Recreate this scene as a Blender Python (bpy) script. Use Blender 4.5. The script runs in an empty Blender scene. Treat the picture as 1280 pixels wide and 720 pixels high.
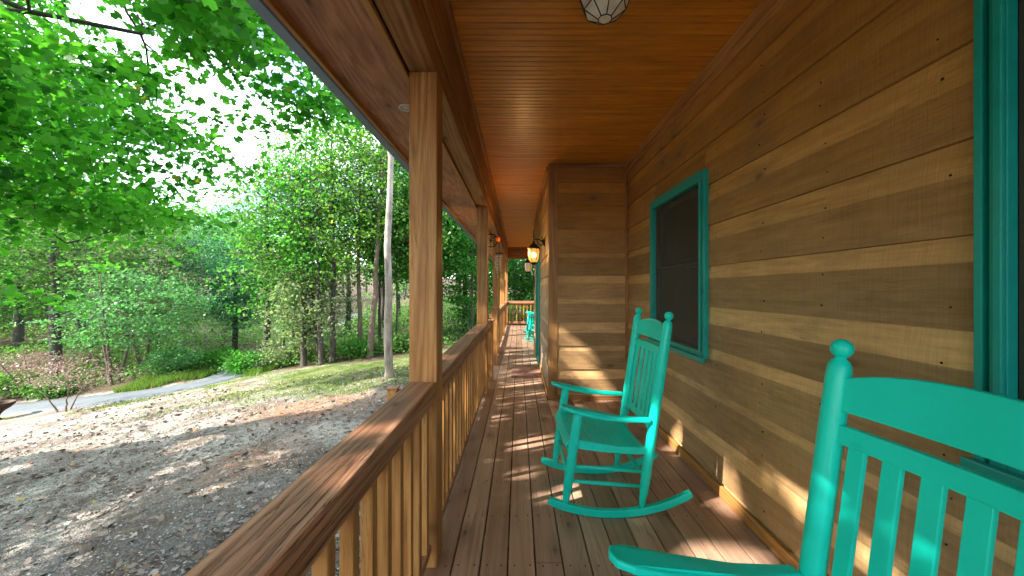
import bpy, bmesh, math, random
import numpy as np
from mathutils import Vector, Matrix, noise
R = math.radians
sc = bpy.context.scene
COL = sc.collection

# ------------------------------------------------------------------ camera, sky, sun, exposure
cam_d = bpy.data.cameras.new('camera'); cam = bpy.data.objects.new('camera', cam_d); COL.objects.link(cam)
cam.location = (0, 0, 1.40); cam.rotation_euler = (R(90), 0, 0)
cam_d.lens = 12.656; cam_d.sensor_width = 36
cam_d.shift_x = -8/1280; cam_d.shift_y = 1/1280
cam_d.clip_start = 0.02; cam_d.clip_end = 600
sc.camera = cam

SUN_EL, SUN_AZ = 38.0, 24.0          # light travels +X, turned SUN_AZ towards +Y
sd = Vector((math.cos(R(SUN_EL))*math.cos(R(SUN_AZ)), math.cos(R(SUN_EL))*math.sin(R(SUN_AZ)), -math.sin(R(SUN_EL))))
world = bpy.data.worlds.new("World"); sc.world = world; world.use_nodes = True
wn, wl = world.node_tree.nodes, world.node_tree.links
bg = wn['Background']
sky = wn.new('ShaderNodeTexSky'); sky.sky_type = 'NISHITA'; sky.sun_disc = False
sky.sun_elevation = R(SUN_EL)
sky.sun_rotation = math.atan2(-sd.x, -sd.y)
sky.air_density = 1.0; sky.dust_density = 1.5; sky.ozone_density = 1.0
tc = wn.new('ShaderNodeTexCoord'); mp = wn.new('ShaderNodeMapping'); mp.inputs['Scale'].default_value = (1, 1, 2.6)
nz = wn.new('ShaderNodeTexNoise'); nz.inputs['Scale'].default_value = 2.6; nz.inputs['Detail'].default_value = 7; nz.inputs['Roughness'].default_value = .62
rp = wn.new('ShaderNodeValToRGB'); rp.color_ramp.elements[0].position = .44; rp.color_ramp.elements[1].position = .68
mx = wn.new('ShaderNodeMix'); mx.data_type = 'RGBA'; mx.inputs[7].default_value = (13, 13.8, 15, 1)
wl.new(tc.outputs['Generated'], mp.inputs['Vector']); wl.new(mp.outputs[0], nz.inputs['Vector']); wl.new(nz.outputs[0], rp.inputs[0])
wl.new(rp.outputs[0], mx.inputs[0]); wl.new(sky.outputs[0], mx.inputs[6]); wl.new(mx.outputs[2], bg.inputs['Color'])
bg.inputs['Strength'].default_value = 0.15
sun_d = bpy.data.lights.new('sun', 'SUN'); sun_d.energy = 4.0; sun_d.angle = R(.6); sun_d.color = (1, .93, .82)
sun = bpy.data.objects.new('sun', sun_d); COL.objects.link(sun)
sun.rotation_euler = sd.to_track_quat('-Z', 'Y').to_euler()
sc.view_settings.view_transform = 'Standard'; sc.view_settings.look = 'None'; sc.view_settings.gamma = 1
sc.view_settings.use_curve_mapping = False
sc.view_settings.exposure = 2.12
sc.render.engine = 'CYCLES'
sc.cycles.max_bounces = 8; sc.cycles.diffuse_bounces = 4; sc.cycles.transmission_bounces = 4
sc.cycles.transparent_max_bounces = 8; sc.cycles.sample_clamp_indirect = 8

# ------------------------------------------------------------------ helpers
def tag(o, label=None, cat=None, group=None, kind=None):
    if label: o['label'] = label
    if cat: o['category'] = cat
    if group: o['group'] = group
    if kind: o['kind'] = kind
    return o
def empty(name, loc=(0, 0, 0), rz=0):
    o = bpy.data.objects.new(name, None); COL.objects.link(o)
    o.location = loc; o.rotation_euler = (0, 0, rz); o.empty_display_size = .2
    return o
def copy_tree(o, parent=None):
    kids = list(o.children)
    c = o.copy(); COL.objects.link(c); c.parent = parent
    for k in kids: copy_tree(k, c)
    return c

class MB:
    def __init__(s): s.v = []; s.f = []; s.sm = []
    def add(s, vs, fs, smooth=False):
        b = len(s.v); s.v += [tuple(p) for p in vs]
        s.f += [tuple(b+i for i in f) for f in fs]; s.sm += [smooth]*len(fs)
        return s
    def box(s, x0, x1, y0, y1, z0, z1):
        if x0 > x1: x0, x1 = x1, x0
        if y0 > y1: y0, y1 = y1, y0
        if z0 > z1: z0, z1 = z1, z0
        v = [(x0,y0,z0),(x1,y0,z0),(x1,y1,z0),(x0,y1,z0),(x0,y0,z1),(x1,y0,z1),(x1,y1,z1),(x0,y1,z1)]
        return s.add(v, [(0,3,2,1),(4,5,6,7),(0,1,5,4),(1,2,6,5),(2,3,7,6),(3,0,4,7)])
    def hexa(s, v):   # eight corners, ordered like box
        return s.add(v, [(0,3,2,1),(4,5,6,7),(0,1,5,4),(1,2,6,5),(2,3,7,6),(3,0,4,7)])
    def tube(s, pts, rad, n=10, caps=True):
        pts = [Vector(p) for p in pts]
        if not hasattr(rad, '__len__'): rad = [rad]*len(pts)
        vs = []; fs = []
        ref = None
        for i, p in enumerate(pts):
            t = (pts[min(i+1, len(pts)-1)] - pts[max(i-1, 0)]).normalized()
            if ref is None: ref = Vector((1, 0, 0)) if abs(t.x) < .8 else Vector((0, 1, 0))
            a = (ref - t*ref.dot(t)).normalized(); b = t.cross(a); ref = a
            for k in range(n):
                an = 2*math.pi*k/n
                vs.append(p + (a*math.cos(an) + b*math.sin(an))*rad[i])
        for i in range(len(pts)-1):
            for k in range(n):
                k2 = (k+1) % n
                fs.append((i*n+k, i*n+k2, (i+1)*n+k2, (i+1)*n+k))
        s.add(vs, fs, True)
        if caps:
            b = len(s.v)-len(vs)
            s.f.append(tuple(b+k for k in reversed(range(n)))); s.sm.append(False)
            s.f.append(tuple(b+(len(pts)-1)*n+k for k in range(n))); s.sm.append(False)
        return s
    def lathe(s, prof, c=(0, 0, 0), n=16, smooth=True, axis=None):
        vs = []; fs = []
        ax = Vector(axis).normalized() if axis else Vector((0, 0, 1))
        q = Vector((0, 0, 1)).rotation_difference(ax)
        for r, z in prof:
            for k in range(n):
                a = 2*math.pi*k/n
                vs.append(Vector(c) + q @ Vector((r*math.cos(a), r*math.sin(a), z)))
        for i in range(len(prof)-1):
            for k in range(n):
                k2 = (k+1) % n
                fs.append((i*n+k, i*n+k2, (i+1)*n+k2, (i+1)*n+k))
        fs.append(tuple(reversed(range(n)))); fs.append(tuple((len(prof)-1)*n+k for k in range(n)))
        return s.add(vs, fs, smooth)
    def sphere(s, c, r, n=14, m=9, sz=1):
        prof = [(max(1e-4, r*math.sin(math.pi*i/m)), -r*sz*math.cos(math.pi*i/m)) for i in range(m+1)]
        return s.lathe(prof, c, n)
    def sweep(s, pts, w, h):   # rectangular section along a line in the XZ plane; w along Y
        vs = []; fs = []
        for i, p in enumerate(pts):
            p = Vector(p); t = (Vector(pts[min(i+1, len(pts)-1)]) - Vector(pts[max(i-1, 0)])).normalized()
            nrm = Vector((-t.z, 0, t.x)); ww = w[i] if hasattr(w, '__len__') else w; hh = h[i] if hasattr(h, '__len__') else h
            for (a, b) in ((-1,-1),(1,-1),(1,1),(-1,1)):
                vs.append(p + Vector((0, a*ww/2, 0)) + nrm*b*hh/2)
        for i in range(len(pts)-1):
            for k in range(4):
                k2 = (k+1) % 4
                fs.append((i*4+k, i*4+k2, (i+1)*4+k2, (i+1)*4+k))
        m = (len(pts)-1)*4
        fs += [(3,2,1,0), (m,m+1,m+2,m+3)]
        return s.add(vs, fs)
    def prism(s, outline, z0, z1):
        n = len(outline)
        vs = [(x, y, z0) for x, y in outline] + [(x, y, z1) for x, y in outline]
        fs = [tuple(reversed(range(n))), tuple(range(n, 2*n))] + [(i, (i+1) % n, n+(i+1) % n, n+i) for i in range(n)]
        return s.add(vs, fs)
    def build(s, name, mat, parent=None, bevel=0, seg=2):
        me = bpy.data.meshes.new(name); me.from_pydata(s.v, [], s.f)
        me.polygons.foreach_set('use_smooth', s.sm)
        bm = bmesh.new(); bm.from_mesh(me); bmesh.ops.recalc_face_normals(bm, faces=bm.faces); bm.to_mesh(me); bm.free()
        o = bpy.data.objects.new(name, me); COL.objects.link(o); me.materials.append(mat)
        if parent: o.parent = parent
        if bevel:
            b = o.modifiers.new('bevel', 'BEVEL'); b.width = bevel; b.segments = seg; b.limit_method = 'ANGLE'; b.angle_limit = R(40)
            b.harden_normals = False
        return o

def np_mesh(name, verts, k, nf, mat, parent=None, tone=None, smooth=False):
    """verts (nf*k,3): nf separate faces of k corners each"""
    me = bpy.data.meshes.new(name)
    me.vertices.add(nf*k); me.vertices.foreach_set('co', verts.astype(np.float32).ravel())
    me.loops.add(nf*k); me.loops.foreach_set('vertex_index', np.arange(nf*k, dtype=np.int32))
    me.polygons.add(nf); me.polygons.foreach_set('loop_start', np.arange(0, nf*k, k, dtype=np.int32))
    me.polygons.foreach_set('loop_total', np.full(nf, k, dtype=np.int32))
    me.update(calc_edges=True)
    if tone is not None:
        a = me.attributes.new('tone', 'FLOAT', 'FACE'); a.data.foreach_set('value', tone.astype(np.float32))
    me.materials.append(mat)
    o = bpy.data.objects.new(name, me); COL.objects.link(o)
    if parent: o.parent = parent
    return o

# ------------------------------------------------------------------ materials
def new_mat(name):
    m = bpy.data.materials.new(name); m.use_nodes = True
    return m, m.node_tree.nodes, m.node_tree.links, m.node_tree.nodes['Principled BSDF']
def ramp(n, stops):
    r = n.new('ShaderNodeValToRGB'); e = r.color_ramp.elements
    while len(e) < len(stops): e.new(.5)
    for el, (p, c) in zip(e, stops): el.position = p; el.color = (*c, 1)
    return r
def mixc(n, l, fac, a, b, typ='MIX'):
    m = n.new('ShaderNodeMix'); m.data_type = 'RGBA'; m.blend_type = typ
    for sock, v in ((0, fac), (6, a), (7, b)):
        if hasattr(v, 'links') or hasattr(v, 'is_linked'): l.new(v, m.inputs[sock])
        elif sock == 0: m.inputs[0].default_value = v
        else: m.inputs[sock].default_value = (*v, 1)
    return m.outputs[2]
def math_(n, l, op, a, b=None, clamp=False):
    m = n.new('ShaderNodeMath'); m.operation = op; m.use_clamp = clamp
    for i, v in enumerate((a, b)):
        if v is None: continue
        if hasattr(v, 'is_linked'): l.new(v, m.inputs[i])
        else: m.inputs[i].default_value = v
    return m.outputs[0]
def noise_(n, l, vec, scale, detail=4, rough=.55, dist=0):
    t = n.new('ShaderNodeTexNoise'); t.inputs['Scale'].default_value = scale; t.inputs['Detail'].default_value = detail
    t.inputs['Roughness'].default_value = rough; t.inputs['Distortion'].default_value = dist
    if vec is not None: l.new(vec, t.inputs['Vector'])
    return t.outputs[0]
def maprange(n, l, v, a, b, c=0, d=1):
    m = n.new('ShaderNodeMapRange'); l.new(v, m.inputs[0])
    for i, x in enumerate((a, b, c, d)): m.inputs[i+1].default_value = x
    return m.outputs[0]

def wood(name, dark, mid, light, axis='Y', grain=18, figure=.45, stretch=.05, rough=.55, var=.35, bump=.25, knots=True, spec=.35, siding=False, sawn=0, coat=0, kscale=2.6, cracks=0):
    m, n, l, p = new_mat(name)
    t = n.new('ShaderNodeTexCoord'); oi = n.new('ShaderNodeObjectInfo'); g = n.new('ShaderNodeNewGeometry')
    off = n.new('ShaderNodeCombineXYZ')
    ri = math_(n, l, 'MULTIPLY', g.outputs['Random Per Island'], 37.)
    ro = math_(n, l, 'MULTIPLY', oi.outputs['Random'], 53.)
    l.new(ri, off.inputs[0]); l.new(ro, off.inputs[1]); l.new(math_(n, l, 'ADD', ri, ro), off.inputs[2])
    va = n.new('ShaderNodeVectorMath'); va.operation = 'ADD'; l.new(t.outputs['Object'], va.inputs[0]); l.new(off.outputs[0], va.inputs[1])
    mp = n.new('ShaderNodeMapping'); s = {'X': (stretch,1,1), 'Y': (1,stretch,1), 'Z': (1,1,stretch)}[axis]
    mp.inputs['Scale'].default_value = s; l.new(va.outputs[0], mp.inputs['Vector'])
    fine = noise_(n, l, mp.outputs[0], grain*6, 5, .65)
    ringn = noise_(n, l, mp.outputs[0], grain*.55, 2, .5, .6)
    ring = math_(n, l, 'PINGPONG', math_(n, l, 'MULTIPLY', ringn, 9.), .5)
    ring = math_(n, l, 'MULTIPLY', ring, 2.)
    comb = math_(n, l, 'ADD', math_(n, l, 'MULTIPLY', ring, figure), math_(n, l, 'MULTIPLY', fine, 1.07-figure))
    rp_ = ramp(n, [(.30, dark), (.52, mid), (.74, light)] if not siding and name != 'deck_wood' else [(.16, dark), (.5, mid), (.86, light)]); l.new(comb, rp_.inputs[0])
    col = rp_.outputs[0]
    # board to board tone and broad weathering
    tone = maprange(n, l, g.outputs['Random Per Island'], 0, 1, 1-var*.8, 1+var*.6)
    big = maprange(n, l, noise_(n, l, va.outputs[0], 1.3, 4, .6), .3, .7, .78, 1.18)
    tt = math_(n, l, 'MULTIPLY', tone, big)
    cmb = n.new('ShaderNodeCombineColor')
    for i in range(3): l.new(tt, cmb.inputs[i])
    col = mixc(n, l, 1., col, cmb.outputs[0], 'MULTIPLY')
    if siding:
        # each row: a paler band along its top where the stain has stayed fresh, grey wear below; more golden higher up: less wear, plus ceiling bounce light painted in
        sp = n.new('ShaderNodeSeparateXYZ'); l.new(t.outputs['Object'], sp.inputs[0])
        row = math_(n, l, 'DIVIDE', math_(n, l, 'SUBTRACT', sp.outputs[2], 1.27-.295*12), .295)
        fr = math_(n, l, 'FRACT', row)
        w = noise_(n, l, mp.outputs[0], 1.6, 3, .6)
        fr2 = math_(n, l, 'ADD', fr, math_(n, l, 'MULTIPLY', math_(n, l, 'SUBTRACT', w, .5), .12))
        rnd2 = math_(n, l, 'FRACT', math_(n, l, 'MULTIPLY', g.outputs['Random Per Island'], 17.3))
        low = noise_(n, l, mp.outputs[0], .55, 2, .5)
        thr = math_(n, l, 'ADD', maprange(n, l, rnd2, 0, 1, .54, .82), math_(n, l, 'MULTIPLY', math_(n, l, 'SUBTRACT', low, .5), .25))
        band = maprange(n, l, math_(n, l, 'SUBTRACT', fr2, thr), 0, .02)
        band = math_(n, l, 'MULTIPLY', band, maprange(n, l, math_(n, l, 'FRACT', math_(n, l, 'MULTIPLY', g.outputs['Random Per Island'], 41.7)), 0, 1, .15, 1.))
        height = maprange(n, l, math_(n, l, 'ADD', sp.outputs[2], math_(n, l, 'MULTIPLY', w, .5)), 1.5, 2.75)  # golden tint towards the ceiling, partly its bounce light put into the colour
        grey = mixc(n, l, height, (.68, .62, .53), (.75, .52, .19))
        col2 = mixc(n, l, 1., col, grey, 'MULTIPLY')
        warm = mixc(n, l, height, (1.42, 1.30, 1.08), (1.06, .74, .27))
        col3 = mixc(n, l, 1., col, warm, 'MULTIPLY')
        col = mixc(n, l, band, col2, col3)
        ms2 = n.new('ShaderNodeMapping'); ms2.inputs['Scale'].default_value = {'X': (.35,1,1.2), 'Y': (1,.35,1.2)}[axis]; l.new(va.outputs[0], ms2.inputs['Vector'])
        mot = noise_(n, l, ms2.outputs[0], 5.5, 6, .68, .4)
        col = mixc(n, l, math_(n, l, 'MULTIPLY', maprange(n, l, mot, .50, .75), .5), col, (.20,.135,.085))
        ms3 = n.new('ShaderNodeMapping'); ms3.inputs['Scale'].default_value = {'X': (90,1,5), 'Y': (1,90,5)}[axis]; l.new(va.outputs[0], ms3.inputs['Vector'])
        saw = maprange(n, l, noise_(n, l, ms3.outputs[0], 1.6, 2, .5), .35, .65, .94, 1.05)
        cs = n.new('ShaderNodeCombineColor')
        for i in range(3): l.new(saw, cs.inputs[i])
        col = mixc(n, l, 1., col, cs.outputs[0], 'MULTIPLY')
    hgt = comb
    if knots:
        vt = n.new('ShaderNodeTexVoronoi'); vt.feature = 'F1'; vt.inputs['Scale'].default_value = 2.8
        vt.voronoi_dimensions = '2D'; vt.inputs['Scale'].default_value = kscale
        sk = n.new('ShaderNodeSeparateXYZ'); l.new(va.outputs[0], sk.inputs[0]); ck = n.new('ShaderNodeCombineXYZ')
        al, ot = {'siding': (1, 2), 'siding_across': (0, 2)}.get(name, {'X': (0, 1), 'Y': (1, 0), 'Z': (2, 1)}[axis])
        if name.startswith('siding_bay'): al, ot = 1, 2
        l.new(math_(n, l, 'MULTIPLY', sk.outputs[al], .45), ck.inputs[0]); l.new(sk.outputs[ot], ck.inputs[1]); l.new(ck.outputs[0], vt.inputs['Vector'])
        dd = math_(n, l, 'ADD', vt.outputs['Distance'], math_(n, l, 'MULTIPLY', math_(n, l, 'SUBTRACT', noise_(n, l, va.outputs[0], 40, 2), .5), .03))
        k = maprange(n, l, dd, .012, .045, 1, 0)
        col = mixc(n, l, math_(n, l, 'MULTIPLY', k, .8), col, tuple(c*.22 for c in dark))
        halo = maprange(n, l, dd, .03, .17, .5, 0)
        col = mixc(n, l, halo, col, tuple(c*.6 for c in dark))
    if cracks:
        mc = n.new('ShaderNodeMapping'); mc.inputs['Scale'].default_value = {'X': (1.1,26,26), 'Y': (26,1.1,26), 'Z': (26,26,1.1)}[axis]
        l.new(va.outputs[0], mc.inputs['Vector']); cn = noise_(n, l, mc.outputs[0], 1.5, 5, .6, .8)
        ck_ = maprange(n, l, math_(n, l, 'ABSOLUTE', math_(n, l, 'SUBTRACT', cn, .5)), .0, .018, 1, 0)
        gate = maprange(n, l, noise_(n, l, va.outputs[0], 2.6, 3, .6), .44, .58)
        ck_ = math_(n, l, 'MULTIPLY', math_(n, l, 'MULTIPLY', ck_, gate), cracks)
        col = mixc(n, l, ck_, col, tuple(c*.35 for c in dark)); hgt = math_(n, l, 'SUBTRACT', hgt, ck_)
    l.new(col, p.inputs['Base Color'])
    p.inputs['Roughness'].default_value = rough; p.inputs['Specular IOR Level'].default_value = spec
    if coat: p.inputs['Coat Weight'].default_value = coat; p.inputs['Coat Roughness'].default_value = .25
    bm_ = n.new('ShaderNodeBump'); bm_.inputs['Strength'].default_value = bump; bm_.inputs['Distance'].default_value = .004
    if sawn:
        ms = n.new('ShaderNodeMapping'); ms.inputs['Scale'].default_value = {'X': (60,1,2), 'Y': (1,60,2), 'Z': (2,2,60)}[axis]
        l.new(va.outputs[0], ms.inputs['Vector']); hgt = math_(n, l, 'ADD', hgt, math_(n, l, 'MULTIPLY', noise_(n, l, ms.outputs[0], 2.5, 2), sawn))
    l.new(hgt, bm_.inputs['Height']); l.new(bm_.outputs[0], p.inputs['Normal'])
    return m

def paint(name, col, rough=.35, var=.12, bump=.08, spec=.5, metal=0):
    m, n, l, p = new_mat(name)
    t = n.new('ShaderNodeTexCoord')
    a = noise_(n, l, t.outputs['Object'], 9, 5, .6); b = noise_(n, l, t.outputs['Object'], 120, 3, .6)
    f = maprange(n, l, a, .3, .7)
    c = mixc(n, l, f, tuple(x*(1-var) for x in col), tuple(min(1, x*(1+var)) for x in col))
    l.new(c, p.inputs['Base Color']); l.new(maprange(n, l, a, .3, .7, rough*.8, rough*1.3), p.inputs['Roughness'])
    p.inputs['Specular IOR Level'].default_value = spec; p.inputs['Metallic'].default_value = metal
    bm_ = n.new('ShaderNodeBump'); bm_.inputs['Strength'].default_value = bump; bm_.inputs['Distance'].default_value = .002
    l.new(math_(n, l, 'ADD', b, a), bm_.inputs['Height'])
    if bump: l.new(bm_.outputs[0], p.inputs['Normal'])
    return m

def leaf_mat(name, c1, c2, c3, trans=.5, spec=.3, tint=(1.3, 1.5, .75), k=.78):
    c1, c2, c3 = [tuple(v*k for v in c) for c in (c1, c2, c3)]
    m, n, l, p = new_mat(name)
    at = n.new('ShaderNodeAttribute'); at.attribute_name = 'tone'
    rp_ = ramp(n, [(0, c1), (.55, c2), (.93, c2), (1, c3)]); l.new(at.outputs['Fac'], rp_.inputs[0])
    l.new(rp_.outputs[0], p.inputs['Base Color']); p.inputs['Roughness'].default_value = .45; p.inputs['Specular IOR Level'].default_value = spec
    tr = n.new('ShaderNodeBsdfTranslucent')
    l.new(mixc(n, l, 1., rp_.outputs[0], tint, 'MULTIPLY'), tr.inputs['Color'])
    ms = n.new('ShaderNodeMixShader'); ms.inputs[0].default_value = trans
    l.new(p.outputs[0], ms.inputs[1]); l.new(tr.outputs[0], ms.inputs[2])
    l.new(ms.outputs[0], n['Material Output'].inputs['Surface'])
    return m

def bark_mat(name, c1, c2, scale=14, bump=.8):
    m, n, l, p = new_mat(name)
    t = n.new('ShaderNodeTexCoord'); mp_ = n.new('ShaderNodeMapping'); mp_.inputs['Scale'].default_value = (1, 1, .22)
    l.new(t.outputs['Object'], mp_.inputs['Vector'])
    a = noise_(n, l, mp_.outputs[0], scale, 6, .7, .4); b = noise_(n, l, t.outputs['Object'], 3, 3)
    rp_ = ramp(n, [(.35, c1), (.62, c2)]); l.new(math_(n, l, 'ADD', math_(n, l, 'MULTIPLY', a, .75), math_(n, l, 'MULTIPLY', b, .25)), rp_.inputs[0])
    l.new(rp_.outputs[0], p.inputs['Base Color']); p.inputs['Roughness'].default_value = .85
    bm_ = n.new('ShaderNodeBump'); bm_.inputs['Strength'].default_value = bump; bm_.inputs['Distance'].default_value = .02
    l.new(a, bm_.inputs['Height']); l.new(bm_.outputs[0], p.inputs['Normal'])
    return m

M = {}
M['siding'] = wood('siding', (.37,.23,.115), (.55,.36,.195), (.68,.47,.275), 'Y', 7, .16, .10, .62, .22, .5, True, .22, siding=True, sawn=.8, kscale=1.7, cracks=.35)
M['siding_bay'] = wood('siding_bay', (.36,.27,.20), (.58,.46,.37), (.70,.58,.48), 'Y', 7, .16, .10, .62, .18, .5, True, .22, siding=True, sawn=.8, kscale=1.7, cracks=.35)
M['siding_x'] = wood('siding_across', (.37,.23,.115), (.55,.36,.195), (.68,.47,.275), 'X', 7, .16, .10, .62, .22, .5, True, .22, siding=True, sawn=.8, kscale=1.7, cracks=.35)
M['post'] = wood('post_wood', (.27,.115,.030), (.43,.20,.058), (.52,.27,.09), 'Z', 9, 0.3, .06, .5, .12, .4, True, .35, cracks=.55)
M['beam'] = wood('beam_wood', (.20,.085,.030), (.33,.145,.052), (.43,.21,.08), 'Y', 9, 0.3, .05, .55, .12, .4, True, .3, cracks=.55)
M['beam_x'] = wood('beam_wood_across', (.20,.085,.030), (.33,.145,.052), (.43,.21,.08), 'X', 9, 0.3, .05, .55, .12, .4, True, .3, cracks=.55)
M['rail'] = wood('rail_wood', (.24,.10,.052), (.42,.195,.11), (.50,.26,.155), 'Y', 12, 0.4, .035, .5, .12, .9, True, .35, cracks=.85)
M['rail_x'] = wood('rail_wood_across', (.24,.10,.052), (.42,.195,.11), (.50,.26,.155), 'X', 12, 0.4, .035, .5, .12, .9, True, .35, cracks=.85)
M['deck'] = wood('deck_wood', (.28,.16,.10), (.47,.29,.20), (.57,.38,.275), 'Y', 10, 0.22, .035, .42, .26, .5, True, .4, cracks=.55)
M['ceil'] = wood('ceiling_wood', (.50,.17,.010), (.62,.23,.013), (.70,.28,.02), 'X', 7, 0.0, .08, .40, .12, .2, False, .45, coat=.15)
M['soffit'] = wood('soffit_wood', (.27,.11,.055), (.43,.20,.11), (.54,.28,.16), 'Y', 9, 0.25, .12, .55, .1, .5, True, .3)
M['trim'] = wood('trim_wood', (.24,.105,.030), (.38,.175,.055), (.46,.24,.09), 'Z', 9, 0.25, .06, .5, .1, .35, True, .35)
M['trim_y'] = wood('trim_wood_long', (.26,.105,.026), (.44,.20,.055), (.52,.27,.09), 'Y', 9, 0.25, .05, .5, .1, .35, False, .35)
M['teal'] = paint('teal_paint', (.004,.70,.565), .34, .04, 0, .35)
M['tealtrim'] = paint('teal_trim_paint', (.004,.31,.27), .34, .12, .2, .45)
M['dark_metal'] = paint('dark_metal', (.018,.015,.013), .45, .3, .1, .5, .6)
M['gutter'] = paint('gutter_sky_tint', (.12,.17,.30), .4, .15, .05, .5, .2)  # blue of the sky-lit eave edge put into the base colour
M['rust'] = paint('rusty_iron', (.055,.034,.022), .7, .45, .5, .3, .5)
M['black'] = paint('black_plastic', (.015,.015,.016), .4)
M['roof'] = paint('roof_shingle', (.07,.065,.06), .9, .3, .3, .2)
M['white'] = paint('white_paint', (.75,.74,.70), .5)
M['interior'] = paint('interior', (.05,.042,.035), .9)
M['screen_frame'] = paint('sash_brown', (.055,.042,.035), .5)
M['curtain'] = paint('curtain', (.42,.46,.42), .95, .2)
M['orange'] = paint('orange_glass', (.9,.16,.02), .3)
M['shell'] = paint('shell', (.6,.57,.5), .5)
def glass_mat():
    m, n, l, p = new_mat('window_glass')
    tr = n.new('ShaderNodeBsdfTransparent'); tr.inputs[0].default_value = (.62, .62, .62, 1)
    gl = n.new('ShaderNodeBsdfGlossy'); gl.inputs['Roughness'].default_value = .06; gl.inputs['Color'].default_value = (.8,.8,.8,1)
    fr = n.new('ShaderNodeFresnel'); fr.inputs[0].default_value = 1.5
    ms = n.new('ShaderNodeMixShader'); l.new(math_(n, l, 'MULTIPLY', fr.outputs[0], .9), ms.inputs[0]); l.new(tr.outputs[0], ms.inputs[1]); l.new(gl.outputs[0], ms.inputs[2])
    l.new(ms.outputs[0], n['Material Output'].inputs['Surface']); return m
M['glass'] = glass_mat()
def mesh_mat():
    m, n, l, p = new_mat('insect_screen_mesh')
    p.inputs['Base Color'].default_value = (.11,.105,.095,1); p.inputs['Roughness'].default_value = .6
    tr = n.new('ShaderNodeBsdfTransparent'); ms = n.new('ShaderNodeMixShader')
    t = n.new('ShaderNodeTexCoord'); a = noise_(n, l, t.outputs['Object'], 3.5, 4, .6)
    l.new(maprange(n, l, a, .3, .7, .22, .36), ms.inputs[0]); l.new(tr.outputs[0], ms.inputs[1]); l.new(p.outputs[0], ms.inputs[2])
    l.new(ms.outputs[0], n['Material Output'].inputs['Surface']); return m
M['mesh'] = mesh_mat()
def lamp_glass(name, col, emit):
    m, n, l, p = new_mat(name)
    p.inputs['Base Color'].default_value = (*col, 1); p.inputs['Roughness'].default_value = .25; p.inputs['Transmission Weight'].default_value = .25 if name != 'pearl_glass' else 0
    t = n.new('ShaderNodeTexCoord'); a = noise_(n, l, t.outputs['Object'], 14, 4, .6)
    l.new(mixc(n, l, maprange(n, l, a, .35, .65), tuple(c*.7 for c in col), col), p.inputs['Base Color'])
    if emit: p.inputs['Emission Color'].default_value = (1, .62, .22, 1); p.inputs['Emission Strength'].default_value = emit
    return m
M['pearl'] = lamp_glass('pearl_glass', (.97,.94,.80), 0)
M['amber'] = lamp_glass('amber_glass', (.85,.55,.22), .06)
M['seeded'] = lamp_glass('clear_seeded_glass', (.85,.86,.84), .05)
mb_, n_, l_, p_ = new_mat('bulb'); p_.inputs['Emission Color'].default_value = (1,.72,.35,1); p_.inputs['Emission Strength'].default_value = 6; M['bulb'] = mb_
def mat_mat():
    m, n, l, p = new_mat('door_mat_fibre')
    t = n.new('ShaderNodeTexCoord'); a = noise_(n, l, t.outputs['Object'], 6, 5, .7); b = noise_(n, l, t.outputs['Object'], 150, 2)
    rp_ = ramp(n, [(.35, (.20,.09,.055)), (.6, (.42,.22,.15))]); l.new(a, rp_.inputs[0]); l.new(rp_.outputs[0], p.inputs['Base Color'])
    p.inputs['Roughness'].default_value = .95; bm_ = n.new('ShaderNodeBump'); bm_.inputs['Strength'].default_value = .8; l.new(b, bm_.inputs['Height']); l.new(bm_.outputs[0], p.inputs['Normal'])
    return m
M['mat'] = mat_mat()

M['maple'] = leaf_mat('maple_leaf', (.03,.19,.02), (.14,.50,.05), (.42,.38,.05), .58)
M['leafA'] = leaf_mat('leaf_bright', (.03,.16,.025), (.10,.36,.05), (.45,.42,.08), .55)
M['leafB'] = leaf_mat('leaf_olive', (.045,.13,.03), (.15,.32,.07), (.40,.34,.10), .5)
M['leafC'] = leaf_mat('leaf_bluegreen', (.045,.17,.06), (.14,.38,.14), (.32,.42,.18), .45)
M['leafD'] = leaf_mat('leaf_pale', (.09,.17,.07), (.28,.36,.19), (.44,.38,.26), .45)
M['leafY'] = leaf_mat('leaf_yellow_green', (.07,.20,.03), (.19,.37,.07), (.50,.44,.08), .55)
M['leafP'] = leaf_mat('leaf_pink', (.22,.15,.12), (.40,.28,.24), (.55,.18,.15), .3, tint=(1.2,1.1,1.05))
M['needle'] = leaf_mat('hemlock_needle', (.05,.20,.11), (.14,.40,.24), (.22,.42,.25), .4)
M['grassm'] = leaf_mat('grass_blade', (.06,.16,.02), (.16,.27,.05), (.32,.28,.10), .4)
M['bark_dark'] = bark_mat('bark_dark', (.022,.017,.014), (.085,.07,.058))
M['bark_brown'] = bark_mat('bark_brown', (.06,.042,.03), (.20,.15,.11))
M['bark_pale'] = bark_mat('bark_pale', (.11,.09,.07), (.42,.37,.31), 7, .8)
def litter_mat():
    m, n, l, p = new_mat('fallen_leaf')
    at = n.new('ShaderNodeAttribute'); at.attribute_name = 'tone'
    rp_ = ramp(n, [(0, (.09,.06,.045)), (.35, (.20,.145,.11)), (.7, (.29,.235,.20)), (.965, (.38,.33,.29)), (.975, (.45,.11,.02)), (.985, (.60,.33,.02)), (1, (.1,.3,.03))])
    l.new(at.outputs['Fac'], rp_.inputs[0]); l.new(rp_.outputs[0], p.inputs['Base Color']); p.inputs['Roughness'].default_value = .7
    return m
M['litter'] = litter_mat()
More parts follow.
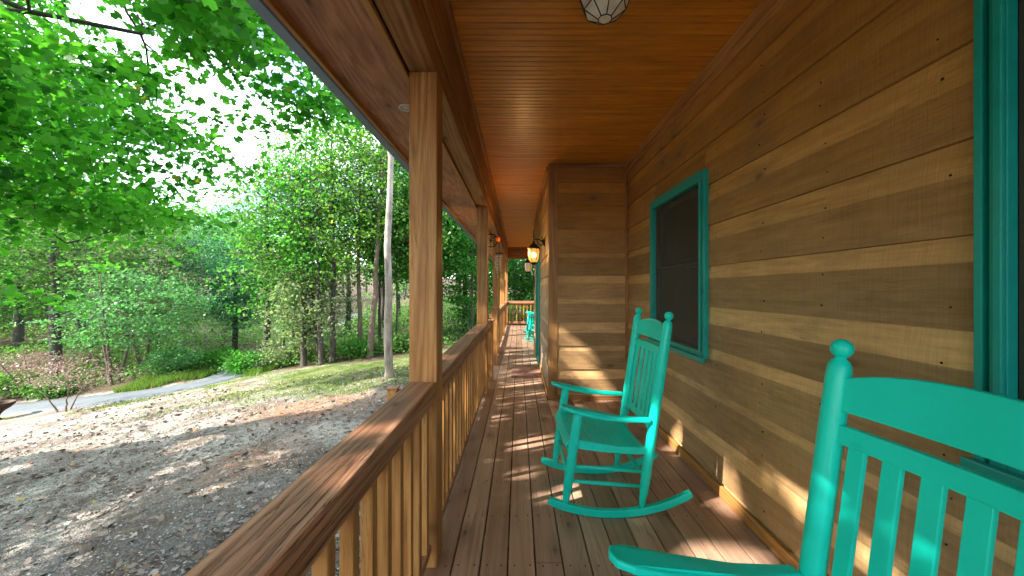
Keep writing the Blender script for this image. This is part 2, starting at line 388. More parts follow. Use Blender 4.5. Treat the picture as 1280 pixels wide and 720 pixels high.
def stone_mat():
    m, n, l, p = new_mat('gravel_stone')
    at = n.new('ShaderNodeAttribute'); at.attribute_name = 'tone'
    rp_ = ramp(n, [(0, (.07,.075,.08)), (.5, (.20,.19,.18)), (.85, (.36,.335,.30)), (1, (.55,.52,.47))])
    l.new(at.outputs['Fac'], rp_.inputs[0]); l.new(rp_.outputs[0], p.inputs['Base Color']); p.inputs['Roughness'].default_value = .75
    return m
M['stone'] = stone_mat()

# ------------------------------------------------------------------ terrain
ROAD = np.array([(-60,9),(-40,12.4),(-25,13.2),(-18.3,12.9),(-16,12.7),(-14,12.6),(-12.5,13.1),(-11.8,14.0),(-12.0,15.4),(-12.5,17.0),(-13.2,20),(-14.5,24),(-16,30),(-18,40)], float)
def densify(P, k=8):
    out = []
    for i in range(len(P)-1):
        p0, p1, p2, p3 = P[max(i-1,0)], P[i], P[i+1], P[min(i+2,len(P)-1)]
        for t in np.arange(0, 1, 1/k):
            out.append(.5*((2*p1)+(-p0+p2)*t+(2*p0-5*p1+4*p2-p3)*t*t+(-p0+3*p1-3*p2+p3)*t**3))
    out.append(P[-1]); return np.array(out)
ROADD = densify(ROAD)
def road_dist(x, y):
    """unsigned distance and side (+1 = woods side of the road)"""
    x = np.asarray(x, float); y = np.asarray(y, float)
    best = np.full(x.shape, 1e9); side = np.zeros(x.shape)
    for i in range(len(ROADD)-1):
        a, b = ROADD[i], ROADD[i+1]; d = b-a; L = d.dot(d)
        t = np.clip(((x-a[0])*d[0]+(y-a[1])*d[1])/L, 0, 1)
        px, py = a[0]+t*d[0], a[1]+t*d[1]
        dist = np.hypot(x-px, y-py); cr = d[0]*(y-a[1])-d[1]*(x-a[0])
        m = dist < best; best = np.where(m, dist, best); side = np.where(m, np.sign(cr), side)
    return best, side
def sstep(a, b, v):
    t = np.clip((v-a)/(b-a), 0, 1); return t*t*(3-2*t)
def wob(x, y, s, ph=0):
    return (np.sin(x*s+ph)*np.cos(y*s*1.13-ph*.7)+.5*np.sin(x*s*2.3-y*s*1.7+ph*2)+.3*np.cos(x*s*4.1+y*s*3.7+ph))/1.8
def ground(x, y):
    x = np.asarray(x, float); y = np.asarray(y, float)
    q = np.clip(-x-3, 0, 17); z = -1.1-.12*q
    d, s = road_dist(x, y)
    wood_ = np.where(s > 0, np.clip(d-1.3, 0, None), 0)
    z = z + np.minimum(.20*wood_, 1.6+.05*wood_)
    z = z + np.where(s <= 0, .05*np.clip(y-15, 0, 60), 0)
    z = z + .04*np.clip(np.hypot(x+5, y-5)-28, 0, 200)
    k = sstep(1.0, 2.6, d)
    return z + (.035*wob(x, y, .9) + .012*wob(x, y, 3.7, 1.3))*k*sstep(-.5, -2., x)
def gz(x, y): return float(ground(np.array([x]), np.array([y]))[0])

def axis(lo, hi, fine_lo, fine_hi, df, dc):
    a = list(np.arange(fine_lo, fine_hi, df)); v = fine_lo; s = df
    while v > lo: s = min(s*1.12, dc); v -= s; a.insert(0, v)
    v = a[-1]; s = df
    while v < hi: s = min(s*1.12, dc); v += s; a.append(v)
    return np.array(a)
gx = axis(-220, 160, -20, 0, .14, 8); gy = axis(-120, 260, 1.5, 19, .14, 8)
GX, GY = np.meshgrid(gx, gy, indexing='ij'); GZ = ground(GX, GY)
nx, ny = GX.shape
vv = np.stack([GX, GY, GZ], -1).reshape(-1, 3)
idx = np.arange(nx*ny).reshape(nx, ny)
ff = np.stack([idx[:-1,:-1], idx[1:,:-1], idx[1:,1:], idx[:-1,1:]], -1).reshape(-1, 4)
me = bpy.data.meshes.new('ground'); me.vertices.add(len(vv)); me.vertices.foreach_set('co', vv.astype(np.float32).ravel())
me.loops.add(ff.size); me.loops.foreach_set('vertex_index', ff.astype(np.int32).ravel())
me.polygons.add(len(ff)); me.polygons.foreach_set('loop_start', np.arange(0, ff.size, 4, dtype=np.int32)); me.polygons.foreach_set('loop_total', np.full(len(ff), 4, dtype=np.int32))
me.update(calc_edges=True); me.polygons.foreach_set('use_smooth', np.ones(len(ff), bool))
def zones(X, Y):
    d, s = road_dist(X, Y)
    forest = np.clip(sstep(.9, 2.0, d)*(s > 0) + sstep(13.6, 15.2, Y+.12*X*0+wob(X, Y, .8)*.6)*(s <= 0) + sstep(24, 30, np.hypot(X+5, Y-5)), 0, 1)
    grass = sstep(8.4, 10.2, Y+wob(X, Y, 1.1)*.9-.0*X)*sstep(-11.5, -6.5, X+wob(X, Y, .9, 2))*(1-forest)
    verge = np.exp(-((d-1.5)/.55)**2)*(s <= 0)*.8*sstep(-.4, .3, wob(X, Y, 1.4, 3)+.2)
    grass = np.clip(grass+verge, 0, 1)
    clay = np.exp(-(((X+4.6)/2.0)**2+((Y-8.3)/1.1)**2)) + .75*np.exp(-(((X+4.2)/1.0)**2+((Y-5.6)/1.0)**2)) + .5*np.exp(-(((X+7.5)/1.6)**2+((Y-4.2)/.7)**2)) + .5*np.exp(-(((X+9)/2.0)**2+((Y-10.9)/.35)**2))
    dark = sstep(7.5, 2.5, Y-.25*(X+4)+wob(X, Y, .7, 5)*1.0)      # near gravel darker: the yard's shade painted into its colour
    return forest, grass, np.clip(clay, 0, 1), dark
for nm, z in zip(('forest', 'grass', 'clay', 'dark'), zones(GX, GY)):
    a = me.attributes.new(nm, 'FLOAT', 'POINT'); a.data.foreach_set('value', z.astype(np.float32).ravel())
def ground_mat():
    m, n, l, p = new_mat('yard_ground')
    t = n.new('ShaderNodeTexCoord'); P = t.outputs['Object']
    def at(x): a = n.new('ShaderNodeAttribute'); a.attribute_name = x; return a.outputs['Fac']
    n1 = noise_(n, l, P, 38, 6, .75); n2 = noise_(n, l, P, 5, 6, .65); n3 = noise_(n, l, P, 1.1, 4, .6)
    vo = n.new('ShaderNodeTexVoronoi'); vo.inputs['Scale'].default_value = 55; l.new(P, vo.inputs['Vector'])
    light = ramp(n, [(.25, (.30,.26,.215)), (.5, (.50,.45,.385)), (.72, (.68,.64,.57))]); l.new(n1, light.inputs[0])
    sepv = n.new('ShaderNodeSeparateColor'); l.new(vo.outputs['Color'], sepv.inputs[0])
    sun_gravel = mixc(n, l, .35, light.outputs[0], mixc(n, l, sepv.outputs[0], (.26,.22,.19), (.72,.68,.62)))
    darks = ramp(n, [(.3, (.08,.072,.066)), (.55, (.20,.175,.15)), (.75, (.35,.31,.27))]); l.new(n1, darks.inputs[0])
    shade_gravel = mixc(n, l, .5, darks.outputs[0], mixc(n, l, sepv.outputs[0], (.06,.065,.07), (.34,.34,.33)))
    def fz(a, k=.5, lo=.35, hi=.65): return maprange(n, l, math_(n, l, 'ADD', a, math_(n, l, 'MULTIPLY', math_(n, l, 'SUBTRACT', n2, .5), k)), lo, hi)
    c = mixc(n, l, fz(at('dark'), .9, .3, .8), sun_gravel, shade_gravel)  # sunlit and shaded gravel painted as pale and dark colour
    mulch = ramp(n, [(.3, (.075,.05,.036)), (.6, (.20,.14,.105)), (.8, (.36,.27,.21))]); l.new(n1, mulch.inputs[0])
    c = mixc(n, l, math_(n, l, 'MULTIPLY', maprange(n, l, n3, .38, .58), .8), c, mulch.outputs[0])
    clay = ramp(n, [(.3, (.26,.115,.055)), (.7, (.52,.28,.16))]); l.new(n1, clay.inputs[0])
    c = mixc(n, l, math_(n, l, 'MULTIPLY', fz(at('clay'), .8, .3, .8), .75), c, clay.outputs[0])
    gr = ramp(n, [(.3, (.06,.11,.022)), (.55, (.17,.20,.06)), (.75, (.36,.31,.15))]); l.new(n1, gr.inputs[0])
    c = mixc(n, l, math_(n, l, 'MULTIPLY', fz(at('grass'), .9, .38, .75), .85), c, gr.outputs[0])
    fo = ramp(n, [(.3, (.05,.036,.024)), (.55, (.125,.095,.062)), (.75, (.23,.18,.125))]); l.new(n1, fo.inputs[0])
    c = mixc(n, l, fz(at('forest'), .4), c, fo.outputs[0])
    l.new(c, p.inputs['Base Color']); p.inputs['Roughness'].default_value = .95; p.inputs['Specular IOR Level'].default_value = .15
    bm_ = n.new('ShaderNodeBump'); bm_.inputs['Strength'].default_value = .9; bm_.inputs['Distance'].default_value = .03
    l.new(math_(n, l, 'ADD', n1, math_(n, l, 'MULTIPLY', vo.outputs['Distance'], 1.)), bm_.inputs['Height']); l.new(bm_.outputs[0], p.inputs['Normal'])
    return m
me.materials.append(ground_mat())
go = bpy.data.objects.new('ground', me); COL.objects.link(go); tag(go, kind='structure')

# road
def road_mat():
    m, n, l, p = new_mat('worn_asphalt')
    t = n.new('ShaderNodeTexCoord'); a = noise_(n, l, t.outputs['Object'], 60, 4, .7); b = noise_(n, l, t.outputs['Object'], 1.8, 5, .6)
    r_ = ramp(n, [(.3, (.055,.065,.075)), (.7, (.13,.15,.17))]); l.new(math_(n, l, 'ADD', math_(n, l, 'MULTIPLY', a, .5), math_(n, l, 'MULTIPLY', b, .5)), r_.inputs[0])
    l.new(r_.outputs[0], p.inputs['Base Color']); p.inputs['Roughness'].default_value = .8
    bm_ = n.new('ShaderNodeBump'); bm_.inputs['Strength'].default_value = .4; bm_.inputs['Distance'].default_value = .01; l.new(a, bm_.inputs['Height']); l.new(bm_.outputs[0], p.inputs['Normal'])
    return m
rd = densify(ROADD, 3); vs = []; fs = []
for i, p in enumerate(rd):
    t = rd[min(i+1, len(rd)-1)]-rd[max(i-1, 0)]; t = t/np.linalg.norm(t); nn = np.array([-t[1], t[0]])
    for k, w in enumerate((-1.0, -.92, -.45, 0, .45, .92, 1.0)):
        ww = w*(1+.05*math.sin(i*.7+k))
        q = p+nn*ww; z = gz(q[0], q[1])+(.035 if abs(w) < .95 else -.05)
        vs.append((q[0], q[1], z))
for i in range(len(rd)-1):
    for k in range(6): fs.append((i*7+k, i*7+k+1, (i+1)*7+k+1, (i+1)*7+k))
rm = MB().add(vs, fs, True).build('road', road_mat()); tag(rm, kind='structure')

# ------------------------------------------------------------------ cabin
XW = 1.38; YF = 4.55; XB = .39; YB2 = 8.75; ZC = 2.985; YE = 13.75; YS = -3.0
cabin = empty('cabin', (XW, 0, 0)); cabin.location = (0, 0, 0)
tag(cabin, 'timber cabin clad in wide weathered boards behind the porch', 'cabin')
ROW0 = 1.27-.295*5; PITCH = .295
def sub_rects(a0, a1, z0, z1, holes):
    rs = [(a0, a1, z0, z1)]
    for (h0, h1, k0, k1) in holes:
        out = []
        for (a, b, c, d) in rs:
            if h1 <= a or h0 >= b or k1 <= c or k0 >= d: out.append((a, b, c, d)); continue
            if a < h0: out.append((a, h0, c, d))
            if h1 < b: out.append((h1, b, c, d))
            x0, x1 = max(a, h0), min(b, h1)
            if c < k0: out.append((x0, x1, c, k0))
            if k1 < d: out.append((x0, x1, k1, d))
        rs = out
    return rs
def siding(axis_, plane, sgn, a0, a1, z0, z1, holes, joints, mat, seed=1):
    """boards on a vertical plane; sgn = outward direction along the normal"""
    mb = MB(); rr = random.Random(seed)
    k = math.floor((z0-ROW0)/PITCH)
    while ROW0+k*PITCH < z1:
        zb, zt = ROW0+k*PITCH, ROW0+(k+1)*PITCH
        cuts = [a0]+sorted(j+rr.uniform(-.5, .5) for j in joints if rr.random() < .6)+[a1]
        for i in range(len(cuts)-1):
            jit = rr.uniform(0, .002)
            for (a, b, c, d) in sub_rects(cuts[i]+.0012, cuts[i+1]-.0012, max(zb, z0)+.0006, min(zt, z1)-.0006, holes):
                if b-a < .004 or d-c < .004: continue
                def th(z):
                    f = (z-zb)/PITCH
                    return (.026-.006*f if f < .72 else .0217-.013*(f-.72)/.28)+jit
                zs = [c] + ([zb+.72*PITCH] if c < zb+.72*PITCH < d else []) + [d]
                vs = []; fs = []
                for z in zs:
                    for (t_, al) in ((0, a), (0, b), (th(z), b), (th(z), a)):
                        vs.append((plane+sgn*t_, al, z) if axis_ == 'Y' else (al, plane+sgn*t_, z))
                m_ = len(zs)
                for q in range(m_-1):
                    for e in range(4): fs.append((q*4+e, q*4+(e+1) % 4, (q+1)*4+(e+1) % 4, (q+1)*4+e))
                fs += [(3,2,1,0), ((m_-1)*4, (m_-1)*4+1, (m_-1)*4+2, (m_-1)*4+3)]
                mb.add(vs, fs)
        k += 1
    o = mb.build('wall', mat, cabin); return o
W1 = (2.605, 3.68, .89, 2.27)      # far window (outer trim edges)
W2 = (.0, 1.063, .89, 2.285)        # near window
def hole(w, t=.05): return (w[0]+t, w[1]-t, w[2]+t, w[3]-t)
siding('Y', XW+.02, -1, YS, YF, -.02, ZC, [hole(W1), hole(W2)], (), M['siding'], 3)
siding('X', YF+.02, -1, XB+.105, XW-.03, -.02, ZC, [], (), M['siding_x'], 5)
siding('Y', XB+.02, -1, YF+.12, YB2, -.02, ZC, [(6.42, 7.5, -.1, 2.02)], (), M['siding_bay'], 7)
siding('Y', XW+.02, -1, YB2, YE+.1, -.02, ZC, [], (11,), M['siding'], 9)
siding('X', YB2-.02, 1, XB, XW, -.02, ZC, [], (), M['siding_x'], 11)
# solid wall core (with openings), rear and side walls, floor and loft so the house is a body
core = MB()
for (a, b, c, d) in sub_rects(YS, YF+.02, -1.2, 3.3, [hole(W1), hole(W2)]): core.box(XW+.021, XW+.15, a, b, c, d)
core.box(XB+.021, XW+.021, YF+.021, YF+.14, -1.2, 3.3)
for (a, b, c, d) in sub_rects(YF+.14, YB2-.14, -1.2, 3.3, [(6.46, 7.46, 0, 1.98)]): core.box(XB+.021, XB+.15, a, b, c, d)
core.box(XB+.021, XW+.15, YB2-.14, YB2-.021, -1.2, 3.3)
core.box(XW+.021, XW+.15, YB2, YE+.1, -1.2, 3.3)
core.box(8.5, 8.62, YS, YE+.1, -1.2, 3.3)
core.box(XW+.15, 8.5, YS, YS+.12, -1.2, 3.3); core.box(XW+.15, 8.5, YE-.02, YE+.1, -1.2, 3.3)
core.box(XB+.15, XW+.15, YF+.14, YB2-.14, -.2, -.02)
core.box(XW+.15, 8.5, YS+.12, YE-.02, -.2, -.02); core.box(XW+.15, 8.5, YS+.12, YE-.02, 3.0, 3.1)
core.box(XB+.15, XW+.15, YF+.14, YB2-.14, 3.0, 3.1)
core.build('wall_frame', M['interior'], cabin)
nz_ = MB(); rn = random.Random(9)
for k in range(0, 10):
    for ys_ in (1.16, 1.62, 2.03, 2.5, 3.9, 4.3):
        for dz_ in (.06, .20):
            zz = ROW0+k*PITCH+dz_+rn.uniform(-.02, .02); yy = ys_+rn.uniform(-.025, .025)
            if rn.random() < .72 and zz < ZC-.15: nz_.lathe([(rn.uniform(.003, .006), 0), (.002, .0035)], (XW-.0035-.002, yy, zz), 7, axis=(-1, 0, 0))
    for xs_ in (.6, 1.0, 1.3):
        zz = ROW0+k*PITCH+.05
        if zz < ZC-.15: nz_.lathe([(.004, 0), (.002, .003)], (xs_, YF-.0055, zz), 7, axis=(0, -1, 0))
nails = nz_.build('siding_nails', M['dark_metal'], cabin); nails['kind'] = 'stuff'
# trims
tr = MB()
tr.box(XB-.004, XB+.105, YF-.012, YF+.02, 0.002, ZC-.002)              # corner board, facing the camera
tr.box(XB-.008, XB+.022, YF+.0205, YF+.12, 0.002, ZC-.002)
tr.build('corner_trim', M['trim'], cabin, .003); tr = MB()
tr.box(XB-.008, XB+.022, YB2-.1, YB2+.02, 0.002, ZC-.002); tr.build('corner_trim', M['trim'], cabin, .003); tr = MB()
tr.box(XW-.035, XW-.006, YF-.03, YF-.007, 0.002, ZC-.002)
tr.build('corner_trim', M['trim'], cabin, .003)
ct = MB()
ct.box(XW-.045, XW-.008, YS, YF-.03, ZC-.085, ZC-.002); ct.box(XW-.028, XW-.006, YS, YF-.03, ZC-.125, ZC-.0855)
ct.box(XB-.03, XB-.008, YF+.12, YB2-.1, ZC-.06, ZC-.002)
ct.build('ceiling_trim', M['trim_y'], cabin, .003)
ctx = MB(); ctx.box(XB+.106, XW-.046, YF-.035, YF-.008, ZC-.06, ZC-.002); ctx.build('ceiling_trim', M['beam_x'], cabin, .003); ctx = MB(); ctx.box(XB+.106, XW-.036, YF-.03, YF-.008, .003, .06)
ctx.build('baseboard', M['beam_x'], cabin, .003)
bb = MB(); bb.box(XW-.030, XW-.008, YS, YF-.031, .003, .075); bb.box(XB-.020, XB-.0085, YF+.12, 6.42, .003, .10); bb.box(XB-.020, XB-.0085, 7.5, YB2-.1, .003, .10)
bb.build('baseboard', M['trim_y'], cabin, .003)
# ceiling: beadboard running across, soffits
def beadboard(x0, x1, y0, y1, z, pitch, depth, mat, name):
    mb = MB(); y = y0
    while y < y1:
        ye = min(y+pitch, y1); g = pitch*.12; h = 0
        pr = [(y, z+depth), (y+g*.7, z+depth*.2), (y+g, z), (ye-g, z), (ye-g*.7, z+depth*.2), (ye, z+depth)] if ye-y > pitch*.6 else [(y, z), (ye, z)]
        vs = [(x0, a, b) for a, b in pr]+[(x1, a, b) for a, b in pr]; k = len(pr)
        vs += [(x0, pr[0][0], z+.02), (x1, pr[0][0], z+.02), (x0, pr[-1][0], z+.02), (x1, pr[-1][0], z+.02)]
        fs = [(i, i+1, k+i+1, k+i) for i in range(k-1)]
        fs.append((2*k, 2*k+2, 2*k+3, 2*k+1))
        mb.add(vs, fs); y = ye
    return mb.build(name, mat, cabin)
beadboard(-.45, XW+.02, YS, YE+.15, ZC, .0525, .014, M['ceil'], 'porch_ceiling')
sf = MB(); sf.box(-.56, -.92, YS, YE+.35, 2.492, 2.505)
sf.build('soffit', M['soffit'], cabin)
st = MB(); st.box(-.585, -.556, YS, YE+.2, 2.470, 2.4915); st.build('soffit_trim', M['trim_y'], cabin, .002)
fa = MB(); fa.box(-.9205, -.94, YS, YE+.36, 2.46, 2.78); fa.build('fascia', M['trim_y'], cabin, .002)
gt = MB()
prof = [(-.9405,2.68),(-.9405,2.475),(-.955,2.462),(-1.02,2.475),(-1.05,2.54),(-1.05,2.67),(-1.04,2.68),(-1.035,2.665),(-1.035,2.55),(-1.01,2.49),(-.96,2.478),(-.955,2.49),(-.955,2.68)]
k = len(prof); gt.add([(x, YS, z) for x, z in prof]+[(x, YE+.4, z) for x, z in prof], [(i, (i+1) % k, k+(i+1) % k, k+i) for i in range(k)])
gt.build('gutter', M['gutter'], cabin)
# beam on the posts and the header across the far end
bmn = MB(); bmn.box(-.548, -.412, YS, YE+.14, 2.490, ZC+.05)
bmn.build('beam', M['beam'], cabin, .004)
bl = MB(); bl.box(-.4115, -.394, YS, YE-.15, 2.62, ZC-.0615); bl.box(-.4115, -.372, YS, YE-.15, ZC-.06, ZC-.0015); bl.build('beam_trim', M['beam'], cabin, .003)
hd = MB(); hd.box(-.41, XW, YE+.0, YE+.13, 2.56, ZC-.002); hd.build('header_beam', M['beam_x'], cabin, .004)
# roof
rf = MB(); s_ = math.tan(R(22))
x0, x1, zr = -.98, 5.0, 2.80
for a, b, za, zb in ((x0, x1, zr, zr+(x1-x0)*s_), (x1, 11., zr+(x1-x0)*s_, zr)):
    rf.hexa([(a, YS-.3, za), (b, YS-.3, zb), (b, YE+.45, zb), (a, YE+.45, za), (a, YS-.3, za+.12), (b, YS-.3, zb+.12), (b, YE+.45, zb+.12), (a, YE+.45, za+.12)])
rf.build('roof', M['roof'], cabin)
for yy in (YS, YE+.02):
    g_ = MB(); g_.add([(-.9, yy, 2.80), (8.6, yy, 3.2), (5, yy, 5.1), (-.9, yy+.1, 2.80), (8.6, yy+.1, 3.2), (5, yy+.1, 5.1)], [(0,1,2), (3,5,4), (0,2,5,3), (0,3,4,1), (1,4,5,2)])
    g_.build('gable', M['siding_x'], cabin)
# round soffit vents
for yv in (2.17, 8.2):
    v_ = MB(); v_.lathe([(.001,0),(.028,0),(.028,.004),(.044,.004),(.046,-.004),(.036,-.006),(.03,0.002)], (-.675, yv, 2.4915), 24)
    tag(v_.build('soffit_vent', M['shell'], cabin), None)

# windows (part of the cabin)
def window(w, label):
    y0, y1, z0, z1 = w; X = XW; t = .070
    f = MB()
    for a_, b_, pr_ in ((0, .020, .038), (.0205, .030, .014), (.0305, t, .032)):
        f.box(X-pr_, X+.0, y0+a_, y0+b_, z0, z1); f.box(X-pr_, X+.0, y1-b_, y1-a_, z0, z1)
    f.box(X-.034, X+.0, y0+t+.0005, y1-t-.0005, z1-t, z1+.012); f.box(X-.034, X+.0, y0+t+.0005, y1-t-.0005, z0, z0+t*.7)
    f.box(X-.046, X-.0325, y0+t-.022, y0+t-.002, z0+t*.7, z1-t); f.box(X-.046, X-.0325, y1-t+.002, y1-t+.022, z0+t*.7, z1-t)
    # jamb liner
    wo = f.build('window', M['tealtrim'], cabin, .003); wo['label'] = label
    sl = MB(); sl.box(X-.065, X-.0345, y0-.012, y1+.012, z0-.028, z0+.012); sl.build('sill', M['tealtrim'], wo, .004)
    s = MB(); zm = (z0+z1)/2+.02; a, b = y0+t, y1-t; c, d = z0+t*.7, z1-t
    for (xx, lo, hi) in ((X+.012, c, zm+.02), (X+.045, zm-.02, d)):
        s.box(xx, xx+.028, a+.001, a+.04, lo+.001, hi-.001); s.box(xx, xx+.028, b-.04, b-.001, lo+.001, hi-.001)
        s.box(xx+.001, xx+.027, a+.0405, b-.0405, lo+.001, lo+.042); s.box(xx+.001, xx+.027, a+.0405, b-.0405, hi-.042, hi-.001)
    s.box(X-.002, X+.010, a+.001, a+.018, c+.001, d-.001); s.box(X-.002, X+.010, b-.018, b-.001, c+.001, d-.001)
    s.box(X-.002, X+.010, a+.0185, b-.0185, zm-.012, zm+.012)
    s.build('sash', M['screen_frame'], wo, .002)
    j = MB()
    j.box(X+.0005, X+.12, y0+t-.03, y0+t-.002, z0+.05, z1-.05); j.box(X+.0005, X+.12, y1-t+.002, y1-t+.03, z0+.05, z1-.05)
    j.box(X+.0005, X+.12, y0+t, y1-t, z1-t+.0, z1-t+.03); j.box(X+.0005, X+.12, y0+t, y1-t, z0+.03, z0+t*.7-.001)
    j.build('jamb', M['screen_frame'], wo)
    sc_ = MB(); sc_.box(X+.003, X+.0045, a+.0185, b-.0185, c+.002, d-.002); sc_.build('insect_screen', M['mesh'], wo)
    g = MB(); g.box(X+.024, X+.028, a+.04, b-.04, c+.04, zm-.02); g.box(X+.057, X+.061, a+.04, b-.04, zm+.02, d-.04); g.build('pane', M['glass'], wo)
    cu = MB(); n_ = 60; vs = []
    for i in range(n_+1):
        yy = a-.02+(b-a+.04)*i/n_; xx = X+.20+.022*math.sin(i*1.15)+.01*math.sin(i*.37)
        if .36 < i/n_ < .50: xx += .10
        vs += [(xx, yy, z0-.05), (xx, yy, z1-.02), (xx+.004, yy, z0-.05), (xx+.004, yy, z1-.02)]
    cu.add(vs, [(4*i, 4*i+4, 4*i+5, 4*i+1) for i in range(n_)]+[(4*i+2, 4*i+3, 4*i+7, 4*i+6) for i in range(n_)], True); cu.build('curtain', M['curtain'], wo)
window(W1, 'teal trimmed window behind the first rocking chair')
window(W2, 'teal trimmed window at the near end of the wall')
# door in the projecting bay
dr = MB(); dr.box(XB-.03, XB+.02, 6.42, 6.53, 0.002, 2.03); dr.box(XB-.03, XB+.02, 7.39, 7.5, 0.002, 2.03); dr.box(XB-.032, XB+.02, 6.531, 7.389, 1.94, 2.035)
dr.box(XB-.01, XB+.04, 6.531, 7.389, .002, .03)
do = dr.build('door', M['tealtrim'], cabin, .003)
dp = MB(); dp.box(XB+.045, XB+.085, 6.54, 7.38, .035, 1.93); dp.box(XB+.036, XB+.0445, 6.66, 7.26, 1.05, 1.80); dp.box(XB+.036, XB+.0445, 6.66, 7.26, .18, .85); dp.build('door_panel', M['tealtrim'], do, .003)
dh = MB(); dh.sphere((XB+.01, 6.62, .98), .028); dh.tube([(XB+.045, 6.62, .98), (XB+.01, 6.62, .98)], .01); dh.build('handle', M['dark_metal'], do)

# deck
dk = MB(); rr = random.Random(4); bw = .1405; x = -.612; i = 0
while x < XW-.02:
    x1_ = min(x+bw-.008, XW-.03)
    ys = [YS]; y = YS+rr.uniform(1.2, 3.2)
    js = {5: [1.84, 6.2, 10.1], 4: [-.4, 5.3], 3: [-1.2, 3.9, 8.1]}.get(i, [rr.uniform(-2, .5), rr.uniform(3.3, 6.5), rr.uniform(8, 11.5)])
    ys = [YS]+js+[YE+.1]
    for a, b in zip(ys[:-1], ys[1:]):
        if x > XB-.14 and a < YB2 and b > YF:    # boards stop at the bay
            segs = [(a, min(b, YF-.005)), (max(a, YB2+.03), b)] if x > XB-.02 else [(a, b)]
        else: segs = [(a, b)]
        for (p0, p1) in segs:
            if p1-p0 > .02:
                dz = rr.uniform(-.0012, .0012); dk.box(x, x1_, p0+.0025, p1-.0025, -.036+dz, dz)
    x += bw; i += 1
deck = dk.build('deck_floor', M['deck'], None, .003); tag(deck, kind='structure')
sub = MB()
for yj in np.arange(YS+.2, YE, .4): sub.box(-.56, XW, yj, yj+.04, -.24, -.0385)
sub.box(-.62, -.582, YS, YE+.1, -.26, -.0385)
so = sub.build('deck_frame', M['beam'], None); tag(so, kind='structure')
skirt = MB()
for yj in np.arange(YS, YE, 2.43): skirt.box(-.50, -.40, yj, yj+.1, -1.3, -.245)
tag(skirt.build('deck_footings', M['post'], None), kind='structure')
nl = MB()
for yj in np.arange(.6, 6, .4):
    for bx in range(13):
        for dx in (.03, .105):
            xx = -.612+bx*bw+dx
            if xx < XW-.06 and not (yj > YF and xx > XB-.05): nl.lathe([(.0038, .0), (.0038, .0018), (.002, .0022)], (xx+rr.uniform(-.004, .004), yj+.02+rr.uniform(-.004, .004), .0005), 8)
tag(nl.build('deck_nails', M['dark_metal'], None), kind='structure')

# ------------------------------------------------------------------ posts and railings
PX0, PX1 = -.548, -.408
POSTS = [-1.15, 1.8, 4.75, 7.7, 10.65, 13.6]
plab = ['', 'thick square wooden post nearest the camera, rising from the handrail to the beam',
        'second square wooden porch post, just behind the long railing',
        'third porch post, with the wheel ornament hanging by its top',
        'fourth porch post, partly behind the post with the shell chime',
        'corner post at the far end of the porch']
for y, lb in zip(POSTS, plab):
    if y < 0: continue
    p = MB(); p.box(PX0, PX1, y, y+.14, .002, 2.489)
    o = p.build('porch_post', M['post'], None, .007); tag(o, lb, 'post', 'square porch posts')
def railing(y0, y1, label, bx=-.478, first=None):
    r = empty('porch_railing', (bx, y0, 0)); tag(r, label, 'railing', 'porch railings')
    L = y1-y0
    a = MB(); a.box(-.07, .07, .001, L-.001, .846, .936); a.build('top_rail', M['rail'], r, .010, 3)
    b = MB(); b.box(-.019, .019, .001, L-.001, .79, .8455); b.build('under_rail', M['beam'], r, .003)
    c = MB(); c.box(-.045, .045, .001, L-.001, .085, .125); c.build('bottom_rail', M['rail'], r, .006)
    n_ = max(2, round(L/.127)); st_ = L/n_; ba = None
    for i in range(n_):
        yy = st_*(i+.5)
        if ba is None:
            q = MB(); q.box(-.019, .019, -.019, .019, .1255, .845); ba = q.build('baluster', M['post'], r, .003); o = ba
        else:
            o = ba.copy(); COL.objects.link(o); o.parent = r
        o.location = (.023, yy, 0)
    return r
railing(-1.01, 1.799, 'nearest railing, its wide handrail running from the bottom edge to the first post')
railing(1.941, 4.749, 'railing between the first and the second porch post, behind the slatted seat chair')
railing(4.891, 5.42, 'short stub of railing between the second post and the stair opening')
railing(6.76, 7.699, 'railing from the square newel post to the third porch post')
railing(7.841, 10.649, 'railing between the third and fourth porch posts')
railing(10.791, 13.599, 'farthest side railing ending at the corner post')
r = empty('porch_railing', (PX1, 13.67, 0)); tag(r, 'railing closing the far end of the porch, trees behind its balusters', 'railing', 'porch railings')
Lx = XW-PX1
a = MB(); a.box(.001, Lx, -.07, .07, .846, .936); a.build('top_rail', M['rail_x'], r, .008)
b = MB(); b.box(.001, Lx, -.019, .019, .79, .8455); b.build('under_rail', M['beam_x'], r)
c = MB(); c.box(.001, Lx, -.045, .045, .085, .16); c.build('bottom_rail', M['rail_x'], r, .004)
q = MB(); q.box(-.019, .019, -.019, .019, .1605, .845); ba = q.build('baluster', M['post'], r, .003)
for i in range(13):
    o = ba if i == 0 else ba.copy()
    if i: COL.objects.link(o); o.parent = r
    o.location = (.07+i*.135, -.01, 0)
def newel(x, y, z0, z1, label, w=.12):
    r = empty('newel_post', (x, y, z0)); tag(r, label, 'post', 'newel posts')
    a = MB(); a.box(-w/2, w/2, -w/2, w/2, 0, z1-z0-.03); a.build('shaft', M['post'], r, .006)
    b = MB(); b.box(-w/2-.015, w/2+.015, -w/2-.015, w/2+.015, z1-z0-.0295, z1-z0); b.build('cap', M['rail'], r, .008)
newel(-.44, 6.68, .002, 1.06, 'square newel post with flat cap at the far side of the stair opening')
newel(-.445, 5.50, .002, .93, 'low newel post at the near side of the stair opening')
newel(-1.90, 5.46, gz(-1.9, 5.46)-.02, -.085, 'capped stair post on the ground outside the railing', .14)
newel(-1.90, 6.72, gz(-1.9, 6.72)-.02, -.085, 'far capped post at the foot of the steps', .14)
